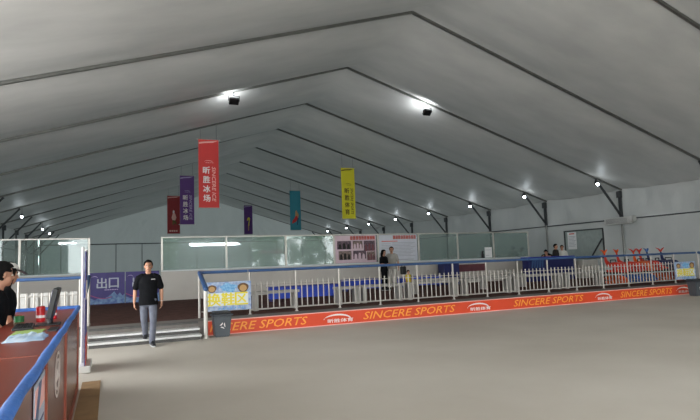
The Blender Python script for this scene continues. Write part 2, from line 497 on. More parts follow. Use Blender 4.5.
def banner(x0, x1, z0, z1, y, m, label, text=None, side=None, pm='white_print', fig=None, lm=None, curl=.0):
    xc = (x0+x1)/2; W = x1-x0; H = z1-z0
    t = thing('banner', label, 'banner', (xc, y, z0), 0, 'banners hanging under the ridge')
    bm = bmesh.new(); n = 16; g = []
    wav = lambda v: .012*math.sin(v/H*PI*2.3+xc)
    for th in (0, .008):
        g.append([[bm.verts.new((-W/2+W*i/6, th+wav(H*j/n), H*j/n)) for i in range(7)] for j in range(n+1)])
    for j in range(n):
        for i in range(6):
            bm.faces.new((g[0][j][i], g[0][j][i+1], g[0][j+1][i+1], g[0][j+1][i]))
            bm.faces.new((g[1][j][i], g[1][j+1][i], g[1][j+1][i+1], g[1][j][i+1]))
    rim = [(0, i) for i in range(7)]+[(j, 6) for j in range(1, n+1)]+[(n, i) for i in range(5, -1, -1)]+[(j, 0) for j in range(n-1, 0, -1)]
    for (j, i), (jj, ii) in zip(rim, rim[1:]+rim[:1]):
        bm.faces.new((g[0][j][i], g[0][jj][ii], g[1][jj][ii], g[1][j][i]))
    obj('cloth', bm, m, t)
    for z in (.0, H):
        b = bmesh.new(); cyl(b, (-W/2-.05, .004, z), (W/2+.05, .004, z), .018, 8); r = obj('rod', b, 'steelwhite', t)
        for s in (-1, 1):
            b = bmesh.new(); ellipsoid(b, (s*(W/2+.05), .004, z), (.03, .03, .03), sub=2); obj('end_cap', b, 'white', r)
    for s in (-1, 1):
        x = s*W*.4
        b = bmesh.new(); cyl(b, (x, .004, H), (x, .004, roof(xc+x)-z0-.09), .006, 6); obj('cord', b, 'aludark', t)
    fr0 = frame((-W/2, -.014, 0), (1, 0, 0), (0, 0, 1))
    fr = lambda u, v, w=0: fr0(u, v, w)+Vector((0, wav(v), 0))
    # pale sweep in the top corner
    b = bmesh.new(); prism(b, [(.02, H*.93), (W*.3, H*.945), (W*.7, H*.955), (W*.98, H*.985), (W*.6, H*.975), (W*.25, H*.966), (.02, H*.955)], fr, .003)
    obj('sweep', b, lm or pm, t)
    if text:
        lg = swoosh(fr, W*.28, H*.672, W*.42, H*.022, lm or pm, t)
        lettering(text if len(text) == 4 else text, fr, W*.36, W*.74, H*.652, H*.668, lm or pm, lg, 'lettering')
        ch = H*.118
        for i, c in enumerate(text):
            v1 = H*.60-i*ch*1.16
            lettering(c, fr, W*.22, W*.56, v1-ch*.86, v1, pm, t, 'lettering', fat=.010)
        lettering(side, fr, W*.66, W*.84, H*.09, H*.60, lm or pm, t, 'lettering', shear=.2, cw=True, fat=.005)
    if fig == 'skater':            # small printed figure in a red dress
        for nm, mm, o in (('printed_dress', 'red', [(.16, .20), (.55, .26), (.72, .36), (.62, .46), (.50, .44), (.38, .36), (.22, .30)]),
                          ('printed_body', 'tan', [(.46, .42), (.74, .38), (.80, .47), (.68, .55), (.58, .62), (.50, .58), (.48, .50)]),
                          ('printed_legs', 'navy', [(.62, .16), (.68, .16), (.78, .36), (.68, .38)])):
            b = bmesh.new(); prism(b, [(W*u, H*v*.82) for u, v in o], fr, .003); obj(nm, b, mm, t)
    if fig == 'hockey':
        for nm, mm, o in (('printed_body', 'palelogo', [(.40, .42), (.62, .40), (.72, .50), (.62, .62), (.52, .66), (.42, .60), (.34, .50)]),
                          ('printed_legs', 'brownprint', [(.40, .28), (.50, .27), (.54, .34), (.64, .28), (.72, .30), (.62, .42), (.42, .43)]),
                          ('printed_head', 'white_print', [(.44, .62), (.56, .62), (.58, .70), (.50, .73), (.43, .70)])):
            b = bmesh.new(); prism(b, [(W*u, H*v*.85) for u, v in o], fr, .003); obj(nm, b, mm, t)
        b = bmesh.new()
        for i in range(4): rect(fr, W*(.16+.17*i), W*(.29+.17*i), H*.05, H*.09, 0, .003, b)
        obj('printed_caption', b, 'palelogo', t)
    if fig == 'spin':
        for nm, mm, o in (('printed_body', 'signyellow', [(.46, .36), (.60, .36), (.64, .56), (.72, .66), (.64, .72), (.50, .74), (.38, .66), (.34, .58), (.46, .60), (.52, .64), (.56, .58)]),
                          ('printed_legs', 'tan', [(.46, .16), (.56, .16), (.60, .38), (.46, .38)])):
            b = bmesh.new(); prism(b, [(W*u, H*v*.8) for u, v in o], fr, .003); obj(nm, b, mm, t)
    return t
banner(3.50, 4.36, 4.04, 7.03, fy(2), 'red', 'big bright red banner with white characters, hanging left of the ridge', '昕胜冰场', 'SINCERE ICE', lm='palelogo')
banner(3.87, 4.70, 4.08, 7.04, fy(4), 'purple', 'larger purple banner hanging just behind the big red one', '昕胜冰场', 'SINCERE ICE', lm='lilac')
banner(4.07, 5.01, 4.12, 7.05, fy(6), 'darkred', 'dark red banner with a printed hockey player, behind the larger purple banner', fig='hockey', lm='palelogo')
banner(12.3, 13.16, 4.55, 7.45, fy(8), 'purple', 'small purple banner with a yellow figure, farthest of all banners', fig='spin', lm='lilac')
banner(12.34, 13.18, 3.97, 6.95, fy(5), 'teal', 'teal banner with a printed skater in red dress', fig='skater', lm='teal')
banner(12.30, 13.15, 3.97, 6.97, fy(3), 'yellow', 'yellow banner with dark characters, hanging right of the ridge', '昕胜体育', 'SINCERE SPORTS', pm='brownprint', lm='brownprint')

# ------------------------------------------------------------------ platform, steps, orange board
PZ = .33
bm = B(2.0, XR-.1, 12.62, 13.36, 0, PZ); box(bm, XL+.1, -.5, 12.62, 13.36, 0, PZ); box(bm, -.5, 2.0, 12.62, 13.36, 0, PZ)
struct('floor_platform_edge', bm, 'strip')
bm = B(XL+.1, XR-.1, 13.36, 21.40, 0, PZ); struct('floor_platform', bm, 'mats')
bm = B(XL+.1, XR-.1, 21.6, YB-.2, 0, PZ); struct('floor_rink', bm, 'ice')

def steps(x0, x1, label):
    t = thing('steps', label, 'steps', ((x0+x1)/2, 12.62, 0)); w = (x1-x0)/2
    for i, (y0, y1, z) in enumerate(((-.26, 0, .22), (-.52, 0, .11))):
        obj('step_body', B(-w, w, y0+.03, y1 if i == 0 else -.26+.03, 0, z-.03), 'riser', t)
        obj('tread', B(-w-.02, w+.02, y0, y1 if i == 0 else -.22, z-.045, z, bev=.008), 'tread', t)
    b = bmesh.new(); box(b, -w-.02, w+.02, -.03, .12, PZ-.035, PZ+.004, .006); obj('nosing', b, 'riser', t)
    return t
steps(-.36, 1.80, 'low metal-edged steps between the two stair handrails')

bd = tag(obj('advertising_board', B(2.02, 19.95, 12.585, 12.615, .0, PZ+.005), 'orange'), 'long orange advertising board along the platform front', 'advertising board')
fr = frame((0, 12.585, 0), (1, 0, 0), (0, 0, 1))
b = bmesh.new(); rect(fr, 2.02, 19.95, 0, .018, 0, .004, b); rect(fr, 2.02, 19.95, .315, PZ+.005, 0, .004, b); obj('edging', b, 'palelogo', bd)
v0, v1 = .075, .262
lettering('NCERE SPORTS', fr, 2.06, 4.38, v0, v1, 'ortext', bd, shear=.28, bold=.006)
for a, c in ((5.86, 8.64), (10.64, 13.36)): lettering('SINCERE SPORTS', fr, a, c, v0, v1, 'ortext', bd, shear=.28, bold=.006)
lettering('SINCERE SPORTS', fr, 14.95, 17.42, v0, v1, 'ortext', bd, shear=.28, bold=.006)
for a, w in ((4.80, .72), (9.04, .72), (13.86, .66), (17.63, .66)):
    lg = swoosh(fr, a, .135, w, .13, 'white_print', bd)
    lettering('昕胜体育', fr, a+.10, a+w+.06, .06, .15, 'white_print', lg, fat=.003)

# ------------------------------------------------------------------ railings
RY, RTOP = 13.457, 1.40
def railing(xs, label, stair_end, blue_from=None):
    """posts at xs; balusters between; stair_end: +1 handrail runs down at the last post, -1 at the first, 0 none"""
    t = thing('railing', label, 'railing', (xs[0], RY, PZ)); X0 = xs[0]
    pb = None; kb = None
    post = bmesh.new(); cyl(post, (0, 0, 0), (0, 0, RTOP-PZ-.03), .026, 12); cyl(post, (0, 0, 0), (0, 0, .012), .05, 12)
    pme = bpy.data.meshes.new('post'); bmesh.ops.recalc_face_normals(post, faces=post.faces[:]); post.to_mesh(pme); post.free()
    bal = bmesh.new(); cyl(bal, (0, 0, .10), (0, 0, .78), .0165, 8)
    bme = bpy.data.meshes.new('baluster'); bmesh.ops.recalc_face_normals(bal, faces=bal.faces[:]); bal.to_mesh(bme); bal.free()
    for x in xs:
        o = link('post', pme, t, 'steelwhite' if pb is None else None); pb = 1; o.location = (x-X0, 0, 0)
    for a, c in zip(xs, xs[1:]):
        n = max(1, round((c-a)/.1505)-1)
        for i in range(n):
            o = link('baluster', bme, t, 'steelwhite' if kb is None else None); kb = 1
            o.location = (a-X0+(c-a)*(i+1)/(n+1), 0, 0)
    L = xs[-1]-X0
    for z, r in ((.11, .02), (.70, .010)):
        b = bmesh.new(); cyl(b, (0, 0, z), (L, 0, z), r, 8); obj('lower_rail' if z < .5 else 'middle_rail', b, 'steelwhite', t)
    b = bmesh.new(); cyl(b, (-.03, 0, RTOP-PZ), (L+.03, 0, RTOP-PZ), .036, 14); obj('top_rail', b, 'blue', t)
    return t

def stair_rail(x, label):
    t = thing('stair_handrail', label, 'handrail', (x, 12.22, 0))
    b = bmesh.new(); cyl(b, (0, 0, 0), (0, 0, 1.05), .045, 14); cyl(b, (0, 0, 0), (0, 0, .02), .075, 14); obj('post', b, 'steel', t)
    b = bmesh.new(); loft(b, [(0, -.04, 1.06), (.015, .25, 1.14), (.05, RY-12.22-.05, RTOP)], [.055, .055, .05], 14); obj('rail', b, 'blue', t, True)
    b = bmesh.new(); cyl(b, (.05, RY-12.22, PZ), (.05, RY-12.22, RTOP-.02), .03, 12); obj('upper_post', b, 'steelwhite', t)
    return t
posts = [1.975]+[3.1945+1.2038*i for i in range(14)]+[20.1]
railing([3.1945+1.2038*i for i in range(14)], 'long white baluster railing with blue top rail above the orange board', 0)
def end_rail(x0, x1, label):
    t = thing('railing_end', label, 'railing', (x0, RY, PZ))
    L = x1-x0
    b = bmesh.new(); cyl(b, (0, 0, RTOP-PZ), (L, 0, RTOP-PZ), .036, 14); obj('top_rail', b, 'blue', t)
    b = bmesh.new(); cyl(b, (0, 0, .14), (L, 0, .14), .018, 8); obj('lower_rail', b, 'steelwhite', t)
    return t
end_rail(2.02, 3.14, 'blue-topped railing end that carries the yellow-lettered sign beside the steps')
end_rail(18.90, 20.06, 'blue-topped railing end that carries the small sign above the far right bin')
stair_rail(1.925, 'blue stair handrail beside the grey bin and yellow-lettered sign')
stair_rail(-.46, 'blue stair handrail by the upright banner stand')
tail = thing('stair_handrail', 'blue stair handrail at the right edge beyond the small sign', 'handrail', (20.14, 12.22, 0))
b = bmesh.new(); cyl(b, (0, 0, 0), (0, 0, 1.05), .045, 14); obj('post', b, 'steel', tail)
b = bmesh.new(); loft(b, [(0, -.04, 1.06), (.015, .25, 1.14), (.05, RY-12.22-.05, RTOP)], [.055, .055, .05], 14); obj('rail', b, 'blue', tail, True)
b = bmesh.new(); cyl(b, (.05, RY-12.22, PZ), (.05, RY-12.22, RTOP-.02), .03, 12); obj('upper_post', b, 'steelwhite', tail)
railing([-5.4, -4.2, -3.0, -1.75, -.58], 'white baluster railing with blue top rail behind the wooden counter', 0)

t = thing('slatted_panel', 'white slatted panel behind the left railing, seen past the counter', 'panel', (-1.7, 13.95, PZ))
for z in (.10, .68): obj('cross_bar', B(-1.05, 1.05, .0, .03, z, z+.05), 'white', t)
for i in range(11): obj('slat', B(-1.05+.195*i, -1.05+.195*i+.145, -.02, .0, .04, .76, bev=.006), 'white', t)
for x in (-1.0, .98): obj('foot', B(x-.03, x+.03, -.16, .2, 0, .04), 'white', t)

# shoe-changing signs
def shoe_sign(x0, x1, z0, z1, y, label):
    W, H = x1-x0, z1-z0
    t = thing('hanging_sign', label, 'sign', (x0, y, z0))
    obj('sign_board', B(0, W, 0, .02, 0, H), 'signblue', t)
    fr = frame((0, 0, 0), (1, 0, 0), (0, 0, 1))
    obj('band', rect(fr, W*.06, W*.94, H*.17, H*.62, 0, .003), 'signband', t)
    for i, c in enumerate('换鞋区'):
        lettering(c, fr, W*(.075+.29*i), W*(.345+.29*i), H*.18, H*.61, 'signyellow', t, fat=.011, depth=.006)
    b = bmesh.new(); prism(b, [(W*(.52+.17*math.cos(a)*(1+.2*math.sin(5*a))), H*(.79+.15*math.sin(a)*(1+.2*math.sin(4*a)))) for a in [2*PI*i/22 for i in range(22)]], fr, .003); obj('printed_splash', b, 'splash', t)
    for u, r in ((.17, .085), (.83, .105)):
        b = bmesh.new(); prism(b, [(W*u+W*r*math.cos(a)*(1.12+.1*math.sin(3*a)), H*.77+W*r*.95*math.sin(a)) for a in [2*PI*i/20 for i in range(20)]], fr, .003); q = obj('printed_patch', b, 'brown', t)
        b = bmesh.new(); prism(b, [(W*u+W*r*.74*math.cos(a), H*.755+W*r*.66*math.sin(a)) for a in [2*PI*i/20 for i in range(20)]], fr, .005); obj('printed_patch', b, 'tan', q)
    b = bmesh.new()
    for i in range(7): prism(b, [(W*(.30+.08*i), H*.06), (W*(.36+.08*i), H*.05), (W*(.34+.08*i), H*.13)], fr, .003)
    obj('printed_border', b, 'splash', t)
    return t
shoe_sign(2.06, 3.20, .47, 1.16, 13.36, 'blue sign with large yellow characters hung beside the steps')
shoe_sign(18.74, 19.86, .45, 1.09, 13.36, 'blue sign with yellow characters hung at the far right end')

# bins
def bin_(x, y, label, rz):
    t = thing('waste_bin', label, 'bin', (x, y, 0), rz); t.scale = (.82, .82, .92)
    bm = bmesh.new(); box(bm, -.24, .24, -.20, .20, 0, .50)
    for v in bm.verts:
        if v.co.z < .1: v.co.x *= .80; v.co.y *= .80
    bmesh.ops.bevel(bm, geom=bm.edges[:], offset=.025, segments=2, affect='EDGES'); obj('bin_body', bm, 'bin', t)
    bm = bmesh.new(); box(bm, -.27, .27, -.23, .23, .49, .54, .015); box(bm, -.23, .23, -.16, .22, .54, .60, .03); obj('lid', bm, 'binlid', t)
    bm = bmesh.new(); box(bm, -.21, .21, -.19, -.15, .545, .585, .01); obj('flap', bm, 'black', t)
    fr = frame((0, -.205, .27), (1, 0, 0), (0, .08, 1))
    bm = bmesh.new()
    for i in range(3):
        a = PI/2+i*2*PI/3; c, s = math.cos(a), math.sin(a); c2, s2 = math.cos(a+1.5), math.sin(a+1.5)
        p = [(c*.075, s*.075), (c*.045, s*.045), (c2*.045, s2*.045), (c2*.085, s2*.085)]
        prism(bm, p, fr, .006)
    obj('recycling_mark', bm, 'white_print', t)
    return t
bin_(2.28, 12.33, 'grey wheel-less bin in front of the steps end of the orange board', 0)
bin_(17.75, 12.0, 'grey bin at the far right end of the orange board', 0)

# ------------------------------------------------------------------ rink barrier
GY, GB, GT = 21.47, 1.45, 2.70
def barrier(x0, x1, label, glass='glass', endpost=False):
    t = thing('rink_barrier', label, 'rink barrier', (x0, GY, PZ), 0, 'glass-topped rink barrier sections'); W = x1-x0
    obj('base_panel', B(.0, W, -.05, .05, 0, GB-PZ-.03), 'board', t)
    obj('ledge', B(0, W, -.07, .07, GB-PZ-.05, GB-PZ, bev=.01), 'frosting', t)
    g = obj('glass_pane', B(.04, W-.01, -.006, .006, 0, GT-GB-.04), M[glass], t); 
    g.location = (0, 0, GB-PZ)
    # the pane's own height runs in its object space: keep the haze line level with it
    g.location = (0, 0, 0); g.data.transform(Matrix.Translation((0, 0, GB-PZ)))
    obj('top_rail', B(0, W, -.03, .03, GT-PZ-.05, GT-PZ, bev=.008), 'steel', t)
    obj('post', B(.001, .071, -.04, .04, GB-PZ, GT-PZ, bev=.006), 'steel', t)
    if endpost: obj('post', B(W+.001, W+.071, -.04, .04, 0, GT-PZ+.01, bev=.006), 'steel', t)
    return t
XS = [1.77, 4.16, 6.58, 8.72, 10.81, 12.88, 15.01, 17.11, 19.28]
bl = ['glass-topped barrier section directly right of the purple exit boards', 'glass-topped barrier section behind the sign end of the railing',
      'glass-topped barrier section immediately left of the photo poster', 'barrier section on which the photo poster hangs',
      'barrier section on which the text poster hangs', 'glass-topped barrier section immediately right of the text poster',
      'glass-topped barrier section with a small white sheet on its pane', 'last glass-topped barrier section before the blue service counter']
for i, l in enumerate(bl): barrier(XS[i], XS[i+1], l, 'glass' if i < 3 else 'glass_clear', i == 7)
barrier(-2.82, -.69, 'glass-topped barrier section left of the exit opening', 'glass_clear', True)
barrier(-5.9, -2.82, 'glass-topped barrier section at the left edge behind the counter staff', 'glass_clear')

# things on the barrier
def poster(x0, x1, z0, z1, label, m, kind):
    W, H = x1-x0, z1-z0
    t = thing('poster', label, 'poster', (x0, GY-.055, z0))
    obj('sheet', B(0, W, -.012, .012, 0, H), m, t)
    fr = frame((0, -.012, 0), (1, 0, 0), (0, 0, 1))
    b = bmesh.new(); n = 9; u = W*.36
    for i in range(n):
        w = W*.62/n; a = u+i*w
        rect(fr, a, a+w*.86, H*.845, H*.872, 0, .003, b); rect(fr, a, a+w*.86, H*.945, H*.972, 0, .003, b)
        rect(fr, a+w*.05, a+w*.30, H*.84, H*.97, 0, .003, b); rect(fr, a+w*.5, a+w*.8, H*.84, H*.97, 0, .003, b)
        rect(fr, a, a+w*.86, H*.895, H*.925, 0, .003, b)
    obj('title', b, 'postertitle', t)
    if kind == 'photos':
        for i, (u0, u1, v0, v1) in enumerate(((.04, .38, .50, .80), (.42, .66, .52, .80), (.69, .97, .42, .80), (.07, .38, .12, .44), (.42, .74, .14, .44), (.76, .97, .08, .40))):
            p = obj('photograph', rect(fr, W*u0, W*u1, H*v0, H*v1, 0, .004), 'photo' if i % 2 == 0 else 'photo_b', t)
            b = bmesh.new()
            for q in range(3):
                c = W*(u0+(u1-u0)*(.2+.3*q)); ww = W*(u1-u0)*.11; h0 = H*v0; h1 = H*(v0+(v1-v0)*(.62+.12*(q % 2)))
                prism(b, [(c-ww, h0), (c+ww, h0), (c+ww*.8, h1-.05), (c+ww*.4, h1), (c-ww*.4, h1), (c-ww*.8, h1-.05)], lambda u, v, w: fr(u, v, .004+w), .002)
            obj('printed_figures', b, ('darkgrey', 'posterpink', 'maroon')[i % 3], p)
    else:
        b = bmesh.new(); rect(fr, W*.06, W*.48, H*.745, H*.775, 0, .003, b); obj('subtitle', b, 'postertitle', t)
        b = bmesh.new()
        for i in range(10): rect(fr, W*.34, W*(.94-.06*(i % 3)), H*(.69-.055*i), H*(.705-.055*i), 0, .003, b)
        for i in range(9): rect(fr, W*.06, W*.30, H*(.66-.06*i), H*(.672-.06*i), 0, .003, b)
        rect(fr, W*.1, W*.9, H*.05, H*.075, 0, .003, b)
        obj('text_lines', b, 'posterline', t)
    return t
poster(8.79, 10.72, 1.46, 2.64, 'pink poster covered with photographs under an orange title', 'posterpink', 'photos')
poster(10.88, 12.80, 1.46, 2.64, 'pale grey poster of text lines under an orange title', 'postergrey', 'text')
sheet = thing('notice', 'small white sheet fixed low on the barrier glass, right part', 'notice', (16.6, GY-.012, 1.47))
obj('sheet', B(0, .42, -.008, 0, 0, .50), 'paper', sheet)
fr = frame((0, -.008, 0), (1, 0, 0), (0, 0, 1)); b = bmesh.new(); rect(fr, .05, .37, .36, .38, 0, .002, b); rect(fr, .05, .05+.2, .1, .12, 0, .002, b); obj('printed_lines', b, 'posterline', sheet)
b = bmesh.new(); ellipsoid(b, (0, 0, .14), (.08, .05, .14)); ellipsoid(b, (0, -.01, .30), (.055, .045, .06)); box(b, -.09, .09, -.05, .05, 0, .04, .01)
k = tag(remeshed('desk_fan', b, 'black', None, .012), 'small black rounded object on the ledge beside the small white sheet', 'box'); k.name = 'black_box'; k.location = (16.42, GY-.06, GB)
tag(obj('maroon_panel', B(14.5, 16.6, GY-.085, GY-.05, .86, 1.19), 'maroon'), 'long maroon panel fixed low on the white barrier boards', 'panel').name = 'wall_panel'
cab = thing('cabinet', 'narrow dark blue cabinet in front of the barrier, beside the maroon panel', 'cabinet', (14.0, 20.75, PZ))
obj('cabinet_body', B(-.40, .40, -.25, .25, 0, .97, bev=.01), 'navy', cab); obj('cabinet_top', B(-.43, .43, -.28, .28, .97, 1.02, bev=.008), 'bluetop', cab)
for s in (-1, 1):
    d = obj('door', B(min(s*.02, s*.38), max(s*.02, s*.38), -.27, -.25, .06, .92, bev=.005), 'navy', cab)
    b = bmesh.new(); cyl(b, (s*.06, -.285, .45), (s*.06, -.285, .58), .01, 8); obj('handle', b, 'steel', d)

# exit boards standing in the barrier opening
def exit_board(x0, x1, label):
    W, H = x1-x0-.02, 1.12
    t = thing('exit_board', label, 'sign', (x0, 21.34, PZ))
    obj('panel', B(0, W, 0, .04, 0, H), 'exitpurple', t)
    fr = frame((0, 0, 0), (1, 0, 0), (0, 0, 1))
    pk = [(0, .02), (W, .02), (W, .34), (W*.93, .28), (W*.86, .40), (W*.78, .30), (W*.70, .44), (W*.62, .36), (W*.52, .27), (W*.40, .20), (W*.28, .24), (W*.15, .17), (0, .24)]
    b = bmesh.new(); prism(b, pk, fr, .003); obj('printed_mountains', b, 'snow', t)
    b = bmesh.new(); n = 16
    top = [(W*i/n, .36-.14*math.sin(PI*min(1, i/n*1.25))+.0*i) for i in range(n-5)]
    prism(b, top+[(u, v-.028) for u, v in reversed(top)], fr, .004); obj('printed_ribbon', b, 'crimson', t)
    swoosh(fr, W*.05, H*.84, W*.17, .06, 'lilac', t)
    lettering('出', fr, W*.20, W*.48, H*.50, H*.83, 'exitgrey', t, fat=.009)
    lettering('口', fr, W*.545, W*.82, H*.51, H*.82, 'exitgrey', t, fat=.009)
    b = bmesh.new()
    for i in range(8): rect(fr, W*(.42+.05*i), W*(.455+.05*i), H*.44, H*.465, 0, .003, b)
    obj('printed_caption', b, 'lilac', t)
    for s in (.12, W-.12):
        b = bmesh.new(); box(b, s-.02, s+.02, -.12, .16, 0, .03, .005); obj('foot', b, 'aludark', t)
    return t
exit_board(-.62, .54, 'purple exit board with pale characters, the one fully in view')
exit_board(.55, 1.71, 'purple exit board partly behind the standing man')

# side window
w1 = obj('window_1', B(XR-.05, XR+.02, 19.95, 20.02, 1.22, 2.76), 'aludark'); w1['kind'] = 'structure'
b = bmesh.new(); box(b, XR-.05, XR+.02, 22.5, 22.57, 1.22, 2.76); box(b, XR-.05, XR+.02, 20.02, 22.5, 2.70, 2.76); box(b, XR-.05, XR+.02, 20.02, 22.5, 1.22, 1.28)
obj('window_frame', b, 'aludark', w1)
obj('window_pane', B(XR-.02, XR-.01, 20.02, 22.5, 1.28, 2.70), M['winglass'], w1)
b = bmesh.new(); bar(b, (XR-.08, 20.03, 2.22), (XR-.08, 20.72, 1.36), .05, .05); obj('window_strut', b, 'aludark', w1)
nt = thing('notice', 'white notice with a red heading on the side window', 'notice', (XR-.05, 22.3, 1.74))
obj('sheet', B(-.012, 0, -.60, 0, 0, .92), 'paper', nt)
fr = frame((-.012, 0, 0), (0, -1, 0), (0, 0, 1)); b = bmesh.new(); rect(fr, .12, .48, .80, .86, 0, .002, b); obj('heading', b, 'postertitle', nt)
b = bmesh.new()
for i in range(8): rect(fr, .06, .54-.05*(i % 3), .68-.075*i, .70-.075*i, 0, .002, b)
obj('text_lines', b, 'posterline', nt)

# wall unit on the column
ac = thing('wall_unit', 'long pale grey air unit with round end, mounted on the right column', 'air unit', (XR-.36, 18.74, 2.84))
obj('casing', B(-.14, .14, -.75, .72, 0, .34, bev=.04), 'ac', ac)
b = bmesh.new(); cyl(b, (-.02, -.74, .22), (-.02, -.90, .22), .15, 18); obj('fan_cap', b, 'ac', ac, False)
b = bmesh.new()
for i in range(6): box(b, -.150, -.135, -.6, .6, .06+.04*i, .075+.04*i)
obj('grille', b, 'grille', ac)
b = bmesh.new(); box(b, .10, .27, -.06, .06, .1, .25); obj('bracket', b, 'aludark', ac)

# ------------------------------------------------------------------ benches and counter on the platform
def white_bench(x0, x1, y, h, label):
    W = x1-x0; t = thing('white_bench', label, 'bench', (x0, y, PZ), 0, 'white benches behind the railing')
    obj('seat', B(0, W, -.17, .17, h-.07, h, bev=.01), 'benchwhite', t)
    for a in ((.05, .16), (W-.16, W-.05)): obj('leg', B(a[0], a[1], -.15, .15, 0, h-.07), 'benchwhite', t)
    return t
for x0, x1, y, h, l in ((3.45, 4.75, 14.4, .50, 'white bench behind the first bars right of the yellow-lettered sign'),
        (5.85, 6.6, 14.4, .50, 'short white bench, second from the yellow-lettered sign'),
        (6.62, 8.0, 14.4, .51, 'white bench left of the child and below the couple'),
        (8.12, 9.95, 14.4, .52, 'white bench in front of the child, behind the railing'),
        (10.15, 12.05, 14.4, .53, 'white bench behind the railing in front of the maroon panel'),
        (12.15, 14.2, 14.4, .55, 'white bench behind the railing in front of the blue service counter'),
        (14.35, 16.2, 14.4, .55, 'rightmost white bench, next to the dolphin skating aids')):
    white_bench(x0, x1, y, h, l)
for x0, x1, y, l in ((9.6, 11.5, 16.6, 'white bench in the second row, in front of the blue cabinet'), (12.6, 14.6, 16.6, 'white bench in the second row, in front of the blue service counter')):
    white_bench(x0, x1, y, .5, l)
def blue_bench(x0, x1, y, label):
    W = x1-x0; t = thing('blue_bench', label, 'bench', (x0, y, PZ), 0, 'blue box benches along the rink barrier')
    obj('seat', B(-.02, W+.02, -.22, .22, .42, .47, bev=.01), 'bluetop', t)
    obj('bench_body', B(0, W, -.19, .19, .08, .42), 'benchblue', t)
    for a in (.1, W-.1): obj('foot', B(a-.05, a+.05, -.17, .17, 0, .08), 'navy', t)
for x0, x1, y, l in ((4.75, 7.15, 17.4, 'blue box bench behind the left part of the railing'), (8.6, 10.3, 20.3, 'blue box bench below the photo poster'), (11.2, 13.2, 20.3, 'blue box bench behind the child')):
    blue_bench(x0, x1, y, l)
sc = thing('service_counter', 'dark blue service counter in the back with people behind it', 'counter', (18.55, 19.2, PZ))
obj('counter_front', B(-1.35, 1.35, -.03, .03, 0, 1.05), 'navy', sc)
obj('counter_top', B(-1.40, 1.40, -.08, .42, 1.05, 1.10, bev=.01), 'bluetop', sc)
for s in (-1, 1): obj('side_panel', B(s*1.33-.02, s*1.33+.02, .03, .38, 0, 1.05), 'navy', sc)
fr = frame((0, -.03, 0), (1, 0, 0), (0, 0, 1)); b = bmesh.new()
for i in range(5): prism(b, [(-1.2+.15*i, .62), (-1.12+.15*i, .60), (-1.02+.14*i, .95), (-1.14+.14*i, .97)], fr, .003)
obj('printed_strokes', b, 'blue', sc)
tag(obj('storage_box', B(20.62, 21.6, 19.3, 19.75, PZ, PZ+.85, bev=.02), 'lighttrousers'), 'pale storage box right of the blue service counter', 'box')

# dolphin skating aids
def dolphin(x, y, z, rz, mb, mt, label):
    t = thing('skating_aid', label, 'skating aid', (x, y, z), rz, 'dolphin skating aids at the end of the platform')
    b = bmesh.new()
    loft(b, [(0, -.52, .10), (0, -.42, .16), (0, -.22, .24), (0, .05, .25), (0, .30, .27), (0, .44, .42), (0, .50, .72)],
         [(.05, .04), (.10, .09), (.16, .13), (.17, .14), (.12, .11), (.065, .055), (.035, .03)], 14)
    loft(b, [(0, -.66, .09), (0, -.5, .12)], [(.035, .03), (.06, .05)], 10)
    remeshed('body', b, mb, t, .02, 4)
    b = bmesh.new()
    for s in (-1, 1): loft(b, [(0, .50, .72), (s*.09, .50, .82), (s*.20, .53, .87)], [(.035, .035), (.022, .05), (.010, .016)], 10, side=(0, 0, 1))
    remeshed('tail_fin', b, mt, t, .014, 2)
    for s in (-1, 1):
        b = bmesh.new(); loft(b, [(s*.14, -.1, .17), (s*.16, .0, .08), (s*.165, .08, .05)], [(.08, .03), (.06, .02), (.02, .012)], 10, side=(0, 1, 0)); obj('flipper', b, mb, t, True)
    b = bmesh.new(); loft(b, [(-.14, .12, .36), (-.14, .12, .46), (.14, .12, .46), (.14, .12, .36)], [.018]*4, 8, side=(0, 1, 0)); obj('handle', b, 'black', t, True)
    obj('runner', B(-.16, .16, -.40, .34, 0, .10, bev=.03), mb, t)
tops = ((17.43, 'dolphinred', 'dolphinorange', 'red dolphin skating aid on top, at the left end of the row'), (18.18, 'dolphinred', 'dolphinorange', 'red dolphin skating aid on top, second from the left end'),
        (18.90, 'dolphinorange', 'dolphinred', 'orange dolphin skating aid with red tail, third from the left end'), (19.36, 'dolphinred', 'dolphinred', 'red dolphin skating aid on top, just left of the blue-tailed one'),
        (19.88, 'dolphinnavy', 'dolphinblue', 'navy dolphin skating aid with the only blue tail'), (20.48, 'dolphinnavy', 'dolphinred', 'navy dolphin skating aid with red tail at the right end'))
tbl = thing('display_shelf', 'low dark shelf carrying the upper dolphin skating aids', 'shelf', (19.0, 14.9, PZ))
obj('shelf_board', B(-1.95, 1.95, -.42, .48, .40, .44), 'darkgrey', tbl)
for x in (-1.9, 1.9):
    for y in (-.38, .44): obj('leg', B(x-.02, x+.02, y-.02, y+.02, 0, .40), 'steel', tbl)
for i, (x, a, c, l) in enumerate(tops):
    dolphin(x, 14.75, PZ+.44, .0+.25*math.sin(i*2.1), a, c, l)
low = (('dolphinorange', 'orange dolphin skating aid under the shelf, left end'), ('dolphinblue', 'blue dolphin skating aid under the shelf, left of the middle'), ('dolphinblue', 'blue dolphin skating aid under the shelf, second of two blue ones'),
       ('dolphinorange', 'orange dolphin skating aid under the shelf, right of the blue ones'), ('dolphinred', 'red dolphin skating aid under the shelf, right end'))
lp = bpy.data.objects
